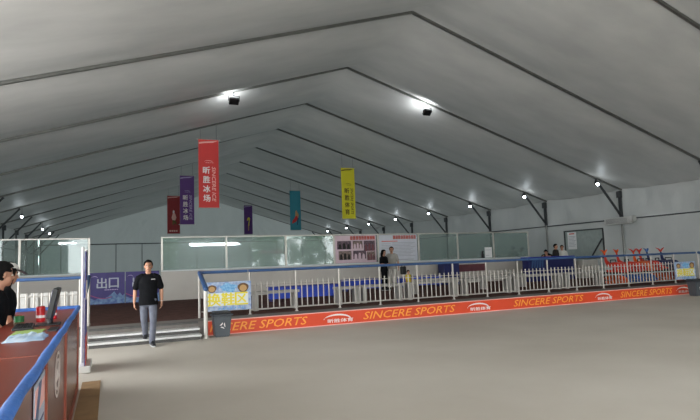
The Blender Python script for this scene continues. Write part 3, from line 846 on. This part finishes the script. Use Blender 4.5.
for i, (m_, l) in enumerate(low):
    x = 17.45+i*.78
    t = thing('skating_aid', l, 'skating aid', (x, 14.85, PZ), 0, 'dolphin skating aids at the end of the platform')
    b = bmesh.new(); loft(b, [(0, -.52, .12), (0, -.40, .2), (0, -.2, .24), (0, .05, .24), (0, .32, .22), (0, .44, .2)], [(.05, .04), (.10, .08), (.17, .10), (.18, .10), (.12, .09), (.06, .05)], 14); remeshed('body', b, m_, t, .02, 4)
    for s in (-1, 1):
        b = bmesh.new(); loft(b, [(s*.14, -.1, .17), (s*.20, .0, .08), (s*.22, .08, .05)], [(.08, .03), (.06, .02), (.02, .012)], 10, side=(0, 1, 0)); obj('flipper', b, m_, t, True)
    obj('runner', B(-.16, .16, -.40, .34, 0, .12, bev=.03), m_, t)

# ------------------------------------------------------------------ wooden counter
CX, CZ = -.345, 1.06
ct = thing('reception_counter', 'red-brown wooden reception counter with blue padded rim at lower left', 'counter', (CX, 4.5, 0), .007)
YC = 8.15
def cb(x0, x1, y0, y1, z0, z1, bev=0): return B(x0, x1, y0-4.5, y1-4.5, z0, z1, bev=bev)
obj('counter_top', cb(-.56, .0, .6, YC, CZ-.04, CZ), 'wood', ct)
obj('counter_top', cb(-2.9, -.56, 7.55, YC, CZ-.04, CZ), 'wood', ct)
obj('front_panel', cb(-.03, -.005, .6, YC, 0, CZ-.04), 'panel', ct)
obj('end_panel', cb(-2.9, -.03, YC-.03, YC, 0, CZ-.04), 'panel', ct)
obj('inner_panel', cb(-2.9, -.56, 7.55, 7.58, 0, CZ-.04), 'panel', ct)
for y in (1.2, 3.74, 5.58, 8.11): obj('trim_post', cb(-.02, .012, y-.035, y+.035, 0, CZ-.04, .004), 'woodtrim', ct)
obj('plinth', cb(-.02, .008, .6, YC, 0, .08), 'woodtrim', ct)
obj('top_strip', cb(-.55, .0, 3.80, 3.83, CZ, CZ+.003), 'woodtrim', ct)
b = bmesh.new(); pts = []; rr = []
for i in range(40):
    y = .7+(YC-.7)*i/39
    pts.append((.005+.002*math.sin(i*1.1), y-4.5, CZ+.012+.003*math.sin(i*.7+1))); rr.append((.026+.003*math.sin(i*1.7), .025+.002*math.sin(i*2.3)))
loft(b, pts, rr, 14); obj('padded_rim', b, 'bluefoam', ct, True)
b = bmesh.new(); loft(b, [(0, YC-4.5, CZ+.01), (-1.2, YC-4.5, CZ+.012), (-2.8, YC-4.5, CZ+.01)], [.03, .03, .03], 12, side=(0, 1, 0)); obj('padded_rim', b, 'bluefoam', ct, True)
# emblem and notice on the front
frp = frame((.0, 0, 0), (0, 1, 0), (0, 0, 1))
b = bmesh.new(); n = 28
for (a0, a1) in ((1.0, .88), (.70, .60)):
    for i in range(n):
        p, q = 2*PI*i/n, 2*PI*(i+1)/n
        prism(b, [(.17+.24*a1*math.cos(p), .80+.165*a1*math.sin(p)), (.17+.24*a0*math.cos(p), .80+.165*a0*math.sin(p)), (.17+.24*a0*math.cos(q), .80+.165*a0*math.sin(q)), (.17+.24*a1*math.cos(q), .80+.165*a1*math.sin(q))], frp, .002)
prism(b, [(.04, .76), (.30, .76), (.26, .80), (.20, .88), (.15, .82), (.09, .85)], frp, .002)
obj('emblem', b, 'emblem', ct)
nb = rect(frp, -1.36, -.84, .42, 1.00, 0, .004); np_ = obj('notice_sheet', nb, 'exitgrey', ct)
b = bmesh.new(); rect(frp, -1.33, -.87, .84, .97, .004, .006, b); obj('printed_heading', b, 'palelogo', np_)
b = bmesh.new(); prism(b, [(-1.34, .80), (-1.18, .98), (-1.05, .98), (-1.34, .66)], lambda u, v, w: frp(u, v, .006+w), .002); obj('printed_stripe', b, 'blue', np_)
b = bmesh.new()
for i in range(7): rect(frp, -1.30, -.9-.05*(i % 2), .76-.05*i, .775-.05*i, .004, .006, b)
obj('text_lines', b, 'navy', np_)
tag(obj('floor_board', B(CX+.012, -.10, 6.0, 8.6, .001, .014), 'plywood'), 'thin brown board lying on the floor beside the wooden counter', 'board')

# upright roll-up stand seen from its edge
st = thing('banner_stand', 'upright roll-up banner stand seen edge-on beside the counter corner', 'banner stand', (-.35, 9.75, 0), math.radians(0))
obj('stand_base', B(-.07, .10, -.40, .40, .0, .11, bev=.02), 'white', st)
b = bmesh.new(); cyl(b, (-.035, .0, .10), (-.035, .0, 1.93), .022, 10); obj('pole', b, 'white', st)
obj('banner_sheet', B(.010, .022, -.38, .38, .11, 1.86), 'exitpurple', st)
b = bmesh.new(); cyl(b, (.016, -.40, 1.87), (.016, .40, 1.87), .018, 10); obj('top_bar', b, 'white', st)
frs = frame((.022, 0, 0), (0, 1, 0), (0, 0, 1)); b = bmesh.new(); rect(frs, -.38, .38, .11, .55, 0, .002, b); obj('printed_foot', b, 'postertitle', st)
b = bmesh.new(); rect(frs, -.3, .3, 1.1, 1.4, 0, .002, b); obj('printed_panel', b, 'white_print', st)

# things on the counter
mo = thing('monitor', 'black computer monitor seen edge-on on the wooden counter', 'monitor', (-.52, 5.92, CZ), math.radians(1))
b = bmesh.new(); box(b, -.022, .022, -.24, .24, .07, .35, .008)
b.transform(Matrix.Rotation(math.radians(12), 4, 'Y')); obj('screen_housing', b, 'black', mo)
b = bmesh.new(); box(b, -.026, -.022, -.225, .225, .09, .335); b.transform(Matrix.Rotation(math.radians(12), 4, 'Y')); obj('screen', b, 'navy', mo)
b = bmesh.new(); cyl(b, (0.01, 0, .01), (.02, 0, .14), .025, 10); obj('neck', b, 'black', mo)
b = bmesh.new(); box(b, -.10, .10, -.12, .12, 0, .015, .005); obj('stand_foot', b, 'black', mo)
kb = thing('keyboard', 'black keyboard in front of the monitor on the counter', 'keyboard', (-.70, 5.75, CZ), math.radians(4))
obj('keyboard_body', B(-.08, .08, -.22, .22, 0, .022, bev=.006), 'black', kb)
b = bmesh.new()
for i in range(4):
    for j in range(12): box(b, -.066+.034*i, -.066+.034*i+.028, -.205+.034*j, -.205+.034*j+.028, .022, .028)
o = obj('keys', b, 'blackmatte', kb)
tag(obj('folder', B(-.47, -.40, 5.25, 5.55, CZ, CZ+.012), 'black'), 'flat black folder between the keyboard and the padded rim', 'folder')
for (x, y, h, l) in ((-.63, 6.36, .155, 'red and white drink can left of the monitor'), (-.545, 6.62, .15, 'red and white drink can half hidden behind the monitor')):
    t = thing('drink_can', l, 'can', (x, y, CZ), 0, 'drink cans by the monitor')
    b = bmesh.new(); loft(b, [(0, 0, .0), (0, 0, .008), (0, 0, h-.012), (0, 0, h)], [.036, .042, .042, .034], 18, caps=False); obj('can_body', b, 'canred', t, False)
    b = bmesh.new(); cyl(b, (0, 0, h*.25), (0, 0, h*.42), .0428, 18); obj('white_band', b, 'canwhite', t)
    b = bmesh.new(); cyl(b, (0, 0, h-.003), (0, 0, h+.004), .033, 18); obj('lid', b, 'steel', t)
def crumple(name, x0, x1, y0, y1, z, amp, m, label, cat, seed):
    bm = bmesh.new(); n = 22; g = []
    for i in range(n+1):
        row = []
        for j in range(n+1):
            u, v = i/n, j/n
            e = 4*u*(1-u)*4*v*(1-v)
            h = amp*(.35+.9*abs(noise.noise(Vector((u*4+seed, v*4, seed))))+.5*abs(noise.noise(Vector((u*9, v*9+seed, 0)))))*min(1, e*2.2)
            w = .03*noise.noise(Vector((u*3, v*3, seed+5)))
            row.append(bm.verts.new((x0+(x1-x0)*u+w, y0+(y1-y0)*v+w*2, z+.003+h)))
        g.append(row)
    for i in range(n):
        for j in range(n): bm.faces.new((g[i][j], g[i+1][j], g[i+1][j+1], g[i][j+1]))
    r = bmesh.ops.extrude_face_region(bm, geom=bm.faces[:])
    for v in [q for q in r['geom'] if isinstance(q, bmesh.types.BMVert)]: v.co.z -= .002
    return tag(obj(name, bm, m, None, True), label, cat)
crumple('plastic_bag', -.70, -.44, 4.62, 5.05, CZ, .035, 'plasticbag', 'crumpled pale blue plastic bag lying on the counter', 'bag', 3)
crumple('paper_sheet', -.72, -.50, 5.12, 5.50, CZ, .006, 'sheetgreen', 'green and yellow sheet of paper under the keyboard end', 'paper', 9)
t = thing('tape_roll', 'green roll lying on the counter beside the man in black', 'roll', (-.835, 6.50, CZ)); t.scale = (.7, .7, .8)
b = bmesh.new(); n = 24
for i in range(n):
    a, c = 2*PI*i/n, 2*PI*(i+1)/n
    for r0, r1, z0, z1 in ((.035, .065, 0, .07),):
        p = [(r0*math.cos(a), r0*math.sin(a)), (r1*math.cos(a), r1*math.sin(a)), (r1*math.cos(c), r1*math.sin(c)), (r0*math.cos(c), r0*math.sin(c))]
        prism(b, p, lambda u, v, w: Vector((u, v, w)), .075)
bmesh.ops.remove_doubles(b, verts=b.verts[:], dist=1e-4); obj('roll', b, 'green', t)

# ------------------------------------------------------------------ people
V = Vector
def person(label, loc, rz, H, pose=None, shirt='blackshirt', trousers='jeans', hair='short', shoe='shoe', sleeve='short',
           head_yaw=0, head_pitch=0, voxel=.012, fem=False, feet=True, cap=None, group=None, child=False):
    s = H/1.72
    t = thing('person', label, 'person', loc, rz, group)
    J = dict(pel=(0, 0, .93), wst=(0, 0, 1.06), chs=(0, .0, 1.27), nck=(0, .015, 1.455), hed=(0, -.012, 1.605),
             shL=(.185, .01, 1.405), shR=(-.185, .01, 1.405), elL=(.245, .025, 1.12), elR=(-.245, .025, 1.12),
             wrL=(.262, -.03, .875), wrR=(-.262, -.03, .875), hdL=(.262, -.05, .775), hdR=(-.262, -.05, .775),
             hpL=(.088, 0, .90), hpR=(-.088, 0, .90), knL=(.10, -.015, .495), knR=(-.10, -.015, .495),
             anL=(.105, .025, .085), anR=(-.105, .025, .085), toL=(.125, -.15, .03), toR=(-.125, -.15, .03))
    if pose: J.update(pose)
    J = {k: V(v)*s for k, v in J.items()}
    R = lambda *r: [(tuple(q*s for q in x) if isinstance(x, (tuple, list)) else x*s) for x in r]
    wsc = .90 if fem else 1.0
    hs = s*(1.18 if child else 1.0)
    hr = Matrix.Rotation(head_yaw, 3, 'Z') @ Matrix.Rotation(head_pitch, 3, 'X')
    hp = lambda x, y, z: J['hed']+hr @ V((x*hs, y*hs, z*hs))
    # body: one continuous skin
    b = bmesh.new()
    loft(b, [J['pel'], J['wst'], J['chs'], J['chs'].lerp(J['nck'], .72)], R((.135, .09), (.12, .085), (.145, .10), (.12, .07)), 16)
    loft(b, [J['chs'].lerp(J['nck'], .6), J['nck'], J['hed']+V((0, .02*s, -.03*s))], R((.075, .06), .057, .055), 14)
    ellipsoid(b, hp(0, .012, .03), (.074*hs, .092*hs, .088*hs), hr); ellipsoid(b, hp(0, -.022, -.045), (.058*hs, .066*hs, .068*hs), hr)
    ellipsoid(b, hp(0, -.055, -.088), (.026*hs, .026*hs, .022*hs), hr, 2)
    loft(b, [hp(0, -.082, .018), hp(0, -.097, -.012), hp(0, -.100, -.022)], [.009*hs, .013*hs, .014*hs], 8)
    for q in (-1, 1): ellipsoid(b, hp(q*.075, .012, -.008), (.012*hs, .020*hs, .032*hs), hr, 2)
    for q, e in (('L', 1), ('R', -1)):
        loft(b, [J['sh'+q].lerp(J['el'+q], .16), J['el'+q], J['el'+q].lerp(J['wr'+q], .3), J['wr'+q]], R(.042, .038, .038, .026), 12)
        loft(b, [J['chs'].lerp(J['nck'], .55), J['sh'+q]-(J['nck']-J['chs'])*.2], R(.040, .036), 12)
        # hand: palm, four fingers, thumb
        W = J['wr'+q]; d = (J['hd'+q]-W).normalized(); nrm = V((-e, 0, 0)); nrm = (nrm-d*nrm.dot(d)).normalized(); a = d.cross(nrm)*(-e)
        if a.y > 0: a = -a
        a.normalize()
        loft(b, [W, W+d*.045*s, W+d*.085*s], R((.026, .02), (.038, .017), (.038, .014)), 12, side=a)
        for i, ln in enumerate((.070, .078, .072, .056)):
            p0 = W+d*.082*s+a*(.028-.019*i)*s
            p1 = p0+(d*.93+nrm*.35).normalized()*ln*.52*s; p2 = p1+(d*.70+nrm*.70).normalized()*ln*.5*s
            loft(b, [p0, p1, p2], R(.0095, .0088, .0075), 8)
        p0 = W+d*.03*s+a*.026*s; p1 = p0+(d*.72+a*.6+nrm*.25).normalized()*.038*s; p2 = p1+(d*.92+nrm*.35).normalized()*.032*s
        loft(b, [p0, p1, p2], R(.0135, .0115, .0085), 8)
        loft(b, [J['hp'+q], J['kn'+q], J['an'+q]], R(.066, .045, .032), 12)
        if feet: loft(b, [J['an'+q]+V((0, .03*s, -.03*s)), J['to'+q]], R((.03, .028), (.03, .02)), 10)
    remeshed('body', b, 'skin', t, voxel, 2, .45)
    # shirt
    b = bmesh.new()
    hem = J['pel']+V((0, -.012*s, -.115*s))
    loft(b, [hem, J['pel'].lerp(J['wst'], .1), J['wst'], J['chs'], J['chs'].lerp(J['nck'], .55), J['chs'].lerp(J['nck'], .86)],
         R((.192*wsc, .160), (.186*wsc, .142), (.174*wsc, .128), (.190*wsc, .136), (.172*wsc, .118), (.098, .080)), 20, caps=False)
    for q in 'LR':
        loft(b, [J['chs'].lerp(J['nck'], .70), J['chs'].lerp(J['nck'], .66).lerp(J['sh'+q], .6), J['sh'+q]-(J['nck']-J['chs'])*.13, J['sh'+q].lerp(J['el'+q], .34)], R(.080, .074, .064, .062), 14)
        loft(b, [J['chs'].lerp(J['nck'], .90), J['sh'+q]-(J['nck']-J['chs'])*.10], R(.052, .050), 12)
        if sleeve == 'short': loft(b, [J['sh'+q].lerp(J['el'+q], .12), J['sh'+q].lerp(J['el'+q], .78)], R(.060, .066), 14)
        else: loft(b, [J['sh'+q], J['el'+q], J['el'+q].lerp(J['wr'+q], .93)], R(.068, .055, .042), 14)
    remeshed('shirt', b, shirt, t, voxel*1.05, 3, .5)
    # trousers
    b = bmesh.new()
    for q in 'LR':
        loft(b, [J['hp'+q]+V((0, 0, .03*s)), J['hp'+q].lerp(J['kn'+q], .45), J['kn'+q], J['kn'+q].lerp(J['an'+q], .5), J['an'+q]+V((0, .0, -.015*s))],
             R((.088, .098), (.084, .090), (.068, .072), (.064, .068), (.058, .068)), 16)
    loft(b, [J['pel'].lerp(J['wst'], -.45), J['pel'].lerp(J['wst'], .35)], R((.150*wsc, .108), (.135*wsc, .098)), 18)
    remeshed('trousers', b, trousers, t, voxel*1.05, 3, .5)
    # shoes
    for q in 'LR':
        b = bmesh.new(); A, T = J['an'+q], J['to'+q]; dr = (T-A); fl = V((dr.x, dr.y, 0)).normalized(); zz = T.z-.03*s
        up = V((0, 0, 1)); hz = (A.z-.085*s)
        h0 = V((A.x, A.y, hz)); 
        loft(b, [h0-fl*.045*s+up*.045*s, h0+fl*.04*s+up*.06*s, T-fl*.03*s+up*.015*s, T+fl*.055*s+up*.008*s], R((.038, .042), (.042, .052), (.047, .036), (.036, .026)), 14, side=fl.cross(up))
        loft(b, [A+up*.02*s, h0+up*.05*s], R(.042, .042), 12)
        sh = remeshed('shoe', b, shoe, t, voxel, 2, .4)
        b = bmesh.new(); loft(b, [h0-fl*.05*s+up*.012*s, h0+fl*.05*s+up*.012*s, T-up*.018*s, T+fl*.075*s-up*.016*s], R((.038, .012), (.04, .012), (.047, .012), (.03, .012)), 12, side=fl.cross(up)); obj('sole', b, 'sole', sh, True)
    # hair
    b = bmesh.new()
    vs = ellipsoid(b, (0, 0, 0), (.092, .116, .110), None, 4)
    def off(v):
        x, y, z = v.co
        if y < -.062: return z < .050
        if y < .0: return z < -.012
        return z < -.100
    bmesh.ops.delete(b, geom=[v for v in b.verts if off(v)], context='VERTS')
    r = bmesh.ops.extrude_face_region(b, geom=b.faces[:])
    for v in [q for q in r['geom'] if isinstance(q, bmesh.types.BMVert)]: v.co *= .88
    for v in b.verts: v.co += V((0, .0, 0))+.006*V((noise.noise(v.co*30), noise.noise(v.co*30+V((9, 0, 0))), noise.noise(v.co*30+V((0, 9, 0)))))
    if hair == 'long':
        loft(b, [(0, .055, .05), (0, .085, -.08), (0, .075, -.22), (0, .07, -.30)], [(.08, .05), (.088, .05), (.08, .045), (.055, .03)], 14)
        for q in (-1, 1): loft(b, [(q*.07, -.02, .03), (q*.082, .0, -.08), (q*.085, .01, -.22)], [(.02, .04), (.022, .042), (.02, .03)], 10)
    for v in b.verts: v.co = hp(v.co.x, v.co.y+.012, v.co.z+.036)
    obj('hair', b, 'hair', t, True)
    # face
    for q in (-1, 1):
        b = bmesh.new(); ellipsoid(b, hp(q*.031, -.073, .006), (.014*hs, .010*hs, .0075*hs), hr, 2); e = obj('eye', b, 'eyewhite', t, True)
        b = bmesh.new(); ellipsoid(b, hp(q*.031, -.081, .006), (.0065*hs, .005*hs, .0065*hs), hr, 2); obj('iris', b, 'black', e, True)
        b = bmesh.new(); loft(b, [hp(q*.014, -.083, .026), hp(q*.032, -.081, .031), hp(q*.050, -.068, .026)], [.004*hs]*3, 6); obj('eyebrow', b, 'hair', t, True)
    b = bmesh.new(); loft(b, [hp(-.022, -.080, -.056), hp(0, -.088, -.054), hp(.022, -.080, -.056)], [(.004*hs, .006*hs)]*3, 6); obj('mouth', b, 'lip', t, True)
    if cap:
        b = bmesh.new(); ellipsoid(b, (0, 0, 0), (.094, .115, .10), None, 3)
        bmesh.ops.delete(b, geom=[v for v in b.verts if v.co.z < .015], context='VERTS')
        r = bmesh.ops.extrude_face_region(b, geom=b.faces[:])
        for v in [q for q in r['geom'] if isinstance(q, bmesh.types.BMVert)]: v.co *= .95
        for v in b.verts: v.co = hp(v.co.x, v.co.y+.01, v.co.z+.045)
        c = obj('cap', b, cap, t, True)
        b = bmesh.new(); loft(b, [hp(0, -.08, .06), hp(0, -.14, .045), hp(0, -.185, .02)], [(.075*hs, .006*hs), (.07*hs, .006*hs), (.045*hs, .005*hs)], 14); obj('cap_brim', b, 'black', c, True)
    return t

# the man walking down off the steps
man = person('man in a black T-shirt and grey jeans walking off the steps', (.735, 11.90, 0), math.radians(-4), 1.70,
    dict(hpL=(.088, -.02, .90), knL=(.095, -.10, .50), anL=(.07, -.10, .085), toL=(.10, -.27, .03),
         hpR=(-.088, .02, .905), knR=(-.085, .03, .53), anR=(-.055, .20, .200), toR=(-.065, .03, .145),
         elL=(.255, .03, 1.125), wrL=(.262, -.02, .88), hdL=(.258, -.04, .78), elR=(-.255, .03, 1.125), wrR=(-.27, .0, .88), hdR=(-.268, -.02, .78)),
    shirt='blackshirt', trousers='jeans', voxel=.008)
fr = frame((.055, -.148, 1.325), (1, 0, 0), (0, 0, 1)); b = bmesh.new()
for i in range(5): rect(fr, .016*i, .016*i+.011, 0, .014, 0, .004, b)
obj('chest_print', b, 'white_print', man)
b = bmesh.new(); W_ = V((.262, -.02, .895))*1.70/1.72
for i in range(18):
    a, c = 2*PI*i/18, 2*PI*(i+1)/18
    loft(b, [W_+V((.033*math.cos(a), .033*math.sin(a), 0)), W_+V((.033*math.cos(c), .033*math.sin(c), 0))], [(.006, .009)]*2, 6, side=(0, 0, 1))
obj('wristwatch', b, 'steel', man)

# staff behind the counter
person('man in black T-shirt standing behind the wooden counter, in profile', (-1.07, 6.28, 0), math.radians(100), 1.66,
    dict(wst=(0, -.02, 1.06), chs=(0, -.05, 1.27), nck=(0, -.075, 1.45), hed=(0, -.125, 1.595), shL=(.185, -.04, 1.40), shR=(-.185, -.04, 1.40),
         elR=(-.26, -.01, 1.15), wrR=(-.235, -.17, 1.02), hdR=(-.22, -.25, .97), elL=(.25, .0, 1.12), wrL=(.24, -.08, .90), hdL=(.23, -.12, .80)),
    shirt='blackshirt', trousers='darkgrey', head_pitch=math.radians(6), head_yaw=math.radians(16), voxel=.010)
person('person in white cap and black top, behind the man at the counter', (-1.10, 7.12, 0), math.radians(118), 1.67,
    dict(chs=(0, -.03, 1.27), nck=(0, -.04, 1.45), hed=(0, -.085, 1.59), elR=(-.24, .0, 1.12), wrR=(-.24, -.06, .88), hdR=(-.23, -.09, .78), elL=(.24, .0, 1.12), wrL=(.24, -.06, .88), hdL=(.23, -.09, .78)),
    shirt='blackshirt', trousers='darkgrey', head_pitch=math.radians(8), cap='white', hair='long', voxel=.012)
# couple by the posters
wm = person('woman with long dark hair in black, standing at the posters', (10.06, 20.0-.55, PZ), math.radians(25), 1.60,
    dict(elR=(-.23, .0, 1.13), wrR=(-.10, -.20, 1.10), hdR=(-.02, -.24, 1.12), elL=(.23, .0, 1.13), wrL=(.10, -.20, 1.08), hdL=(.03, -.25, 1.10)),
    shirt='blackshirt', trousers='blackshirt', hair='long', fem=True, head_pitch=.15)
person('man in grey T-shirt and pale trousers beside the long-haired woman', (10.56, 20.0-.30, PZ), math.radians(-30), 1.72,
    dict(elR=(-.24, .0, 1.12), wrR=(-.17, -.20, 1.04), hdR=(-.13, -.28, 1.05)), shirt='greyshirt', trousers='lighttrousers')
hb = thing('shoulder_bag', 'black bag held at the side of the grey-shirted man', 'bag', (10.90, 19.40, PZ+.60))
b = bmesh.new(); box(b, -.12, .12, -.07, .07, 0, .32, .04); obj('bag_body', b, 'black', hb); b = bmesh.new(); loft(b, [(-.08, 0, .30), (-.06, 0, .42), (.06, 0, .42), (.08, 0, .30)], [.012]*4, 8, side=(0, 1, 0)); obj('handle', b, 'black', hb)
person('small child in yellow and dark clothes standing behind the railing', (9.35, 16.3, PZ), math.radians(10), .82, shirt='yellowcloth', trousers='darkgrey', child=True)
# three people at the blue service counter
person('person in black bending over the left end of the blue service counter', (19.10, 19.85, PZ), math.radians(-60), 1.66,
    dict(wst=(0, -.08, 1.03), chs=(0, -.26, 1.15), nck=(0, -.42, 1.24), hed=(0, -.54, 1.33), shL=(.18, -.36, 1.20), shR=(-.18, -.36, 1.20), elL=(.22, -.46, 1.13), wrL=(.12, -.62, 1.16), hdL=(.08, -.70, 1.17), elR=(-.22, -.46, 1.13), wrR=(-.12, -.62, 1.16), hdR=(-.08, -.70, 1.17)),
    shirt='blackshirt', trousers='darkgrey', head_pitch=.5)
person('person in dark brown shirt standing behind the blue service counter', (19.62, 19.95, PZ), math.radians(20), 1.66, shirt='darkgrey', trousers='darkgrey')
person('person in a white shirt at the right end of the blue service counter', (20.12, 20.05, PZ), math.radians(-35), 1.60, shirt='whiteshirt', trousers='darkgrey')

# ------------------------------------------------------------------ lights that show in the glass, trees at the entrance
for x0, x1, z, l in ((6.16, 10.26, 3.42, 'long bright tube light mirrored in the barrier glass'), (-3.5, -2.35, 3.72, 'short bright tube light mirrored in the left barrier glass')):
    t = thing('tube_light', l, 'light', ((x0+x1)/2, -4, z)); w = (x1-x0)/2
    b = bmesh.new(); cyl(b, (-w, 0, -.06), (w, 0, -.06), .05 if w < 1 else .09, 12); obj('tube', b, 'tube', t)
    obj('fitting', B(-w-.03, w+.03, -.05, .05, .03, .09), 'white', t)
    for s in (-1, 1):
        b = bmesh.new(); cyl(b, (s*w*.9, 0, .09), (s*w*.9, 0, roof((x0+x1)/2+s*w*.9)-z-.3), .006, 6); obj('cord', b, 'aludark', t)
def tree(x, y, h, label, seed):
    rnd = random.Random(seed); t = thing('tree', label, 'tree', (x, y, -.02))
    b = bmesh.new(); loft(b, [(0, 0, -.05), (.1, .05, h*.3), (0, .1, h*.6)], [.14, .10, .05], 10)
    for i in range(6):
        a = rnd.random()*6.3; loft(b, [(0, 0, h*(.25+.05*i)), (math.cos(a)*.9, math.sin(a)*.9, h*(.4+.06*i))], [.05, .02], 8)
    obj('trunk', b, 'bark', t, True)
    b = bmesh.new()
    for c in range(44):
        a = rnd.random()*6.3; rr = rnd.random()*2.3; cz = h*(.22+.75*rnd.random()); cx, cy = rr*math.cos(a), rr*math.sin(a)
        for q in range(60):
            p = V((rnd.gauss(cx, .35), rnd.gauss(cy, .35), rnd.gauss(cz, .3))); d1 = V((rnd.uniform(-1, 1), rnd.uniform(-1, 1), rnd.uniform(-1, 1))).normalized()*.19; d2 = d1.orthogonal().normalized()*.11
            vs = [b.verts.new(p-d1), b.verts.new(p+d2), b.verts.new(p+d1), b.verts.new(p-d2)]; b.faces.new(vs)
    obj('crown', b, 'leaf', t)
for i, (x, y, h, l) in enumerate(((4.4, -11, 5.0, 'green tree mirrored in the first glass section right of the exit boards'),
        (14.2, -10, 5.6, 'green tree outside the entrance, mirrored left in the pane beside the photo poster'),
        (19.3, -10.5, 6.0, 'green tree outside the entrance, mirrored right in the pane beside the photo poster'),
        (24.6, -12, 5.6, 'green tree outside the entrance, beyond the right wall'))):
    tree(x, y, h, l, i+3)
tag(obj('red_awning', B(12.2, 14.8, -4.6, -4.5, 2.45, 2.75), 'red'), 'red strip sign mirrored in the second glass section from the exit boards', 'sign').name = 'strip_sign'

# ------------------------------------------------------------------ daylight, camera
w = bpy.data.worlds.new('World'); SC.world = w; w.use_nodes = True
nt = w.node_tree; bg = nt.nodes['Background']
bg.inputs['Color'].default_value = (.95, .98, 1, 1); bg.inputs['Strength'].default_value = 8.5
def portal(loc, rot, sx, sy):
    d = bpy.data.lights.new('portal', 'AREA'); d.shape = 'RECTANGLE'; d.size = sx; d.size_y = sy; d.cycles.is_portal = True
    o = bpy.data.objects.new('daylight_portal', d); COL.objects.link(o); o.location = loc; o.rotation_euler = rot
portal((RX, YF-.05, 2.3), (PI/2, 0, 0), 29, 4.7)
portal((XL-.3, (fy(-2)+fy(0))/2, 2.3), (0, -PI/2, 0), 4.7, 10)

cam = bpy.data.cameras.new('Camera'); co = bpy.data.objects.new('Camera', cam); COL.objects.link(co)
cam.sensor_width = 36; cam.lens = 543.312/700*36; cam.clip_start = .05; cam.clip_end = 300
r_, u_, f_ = V((.91433526, -.40338465, -.03566318)), V((-.00497869, -.09925716, .99504936)), V((.40492746, .90963116, .09276265))
co.matrix_world = Matrix(((r_.x, u_.x, -f_.x, 0), (r_.y, u_.y, -f_.y, 0), (r_.z, u_.z, -f_.z, 1.5611), (0, 0, 0, 1)))
SC.camera = co
vs = SC.view_settings
vs.view_transform = 'Standard'; vs.look = 'None'; vs.gamma = 1; vs.use_curve_mapping = False; vs.exposure = 0.34
SC.cycles.max_bounces = 10; SC.cycles.diffuse_bounces = 6; SC.cycles.transparent_max_bounces = 16
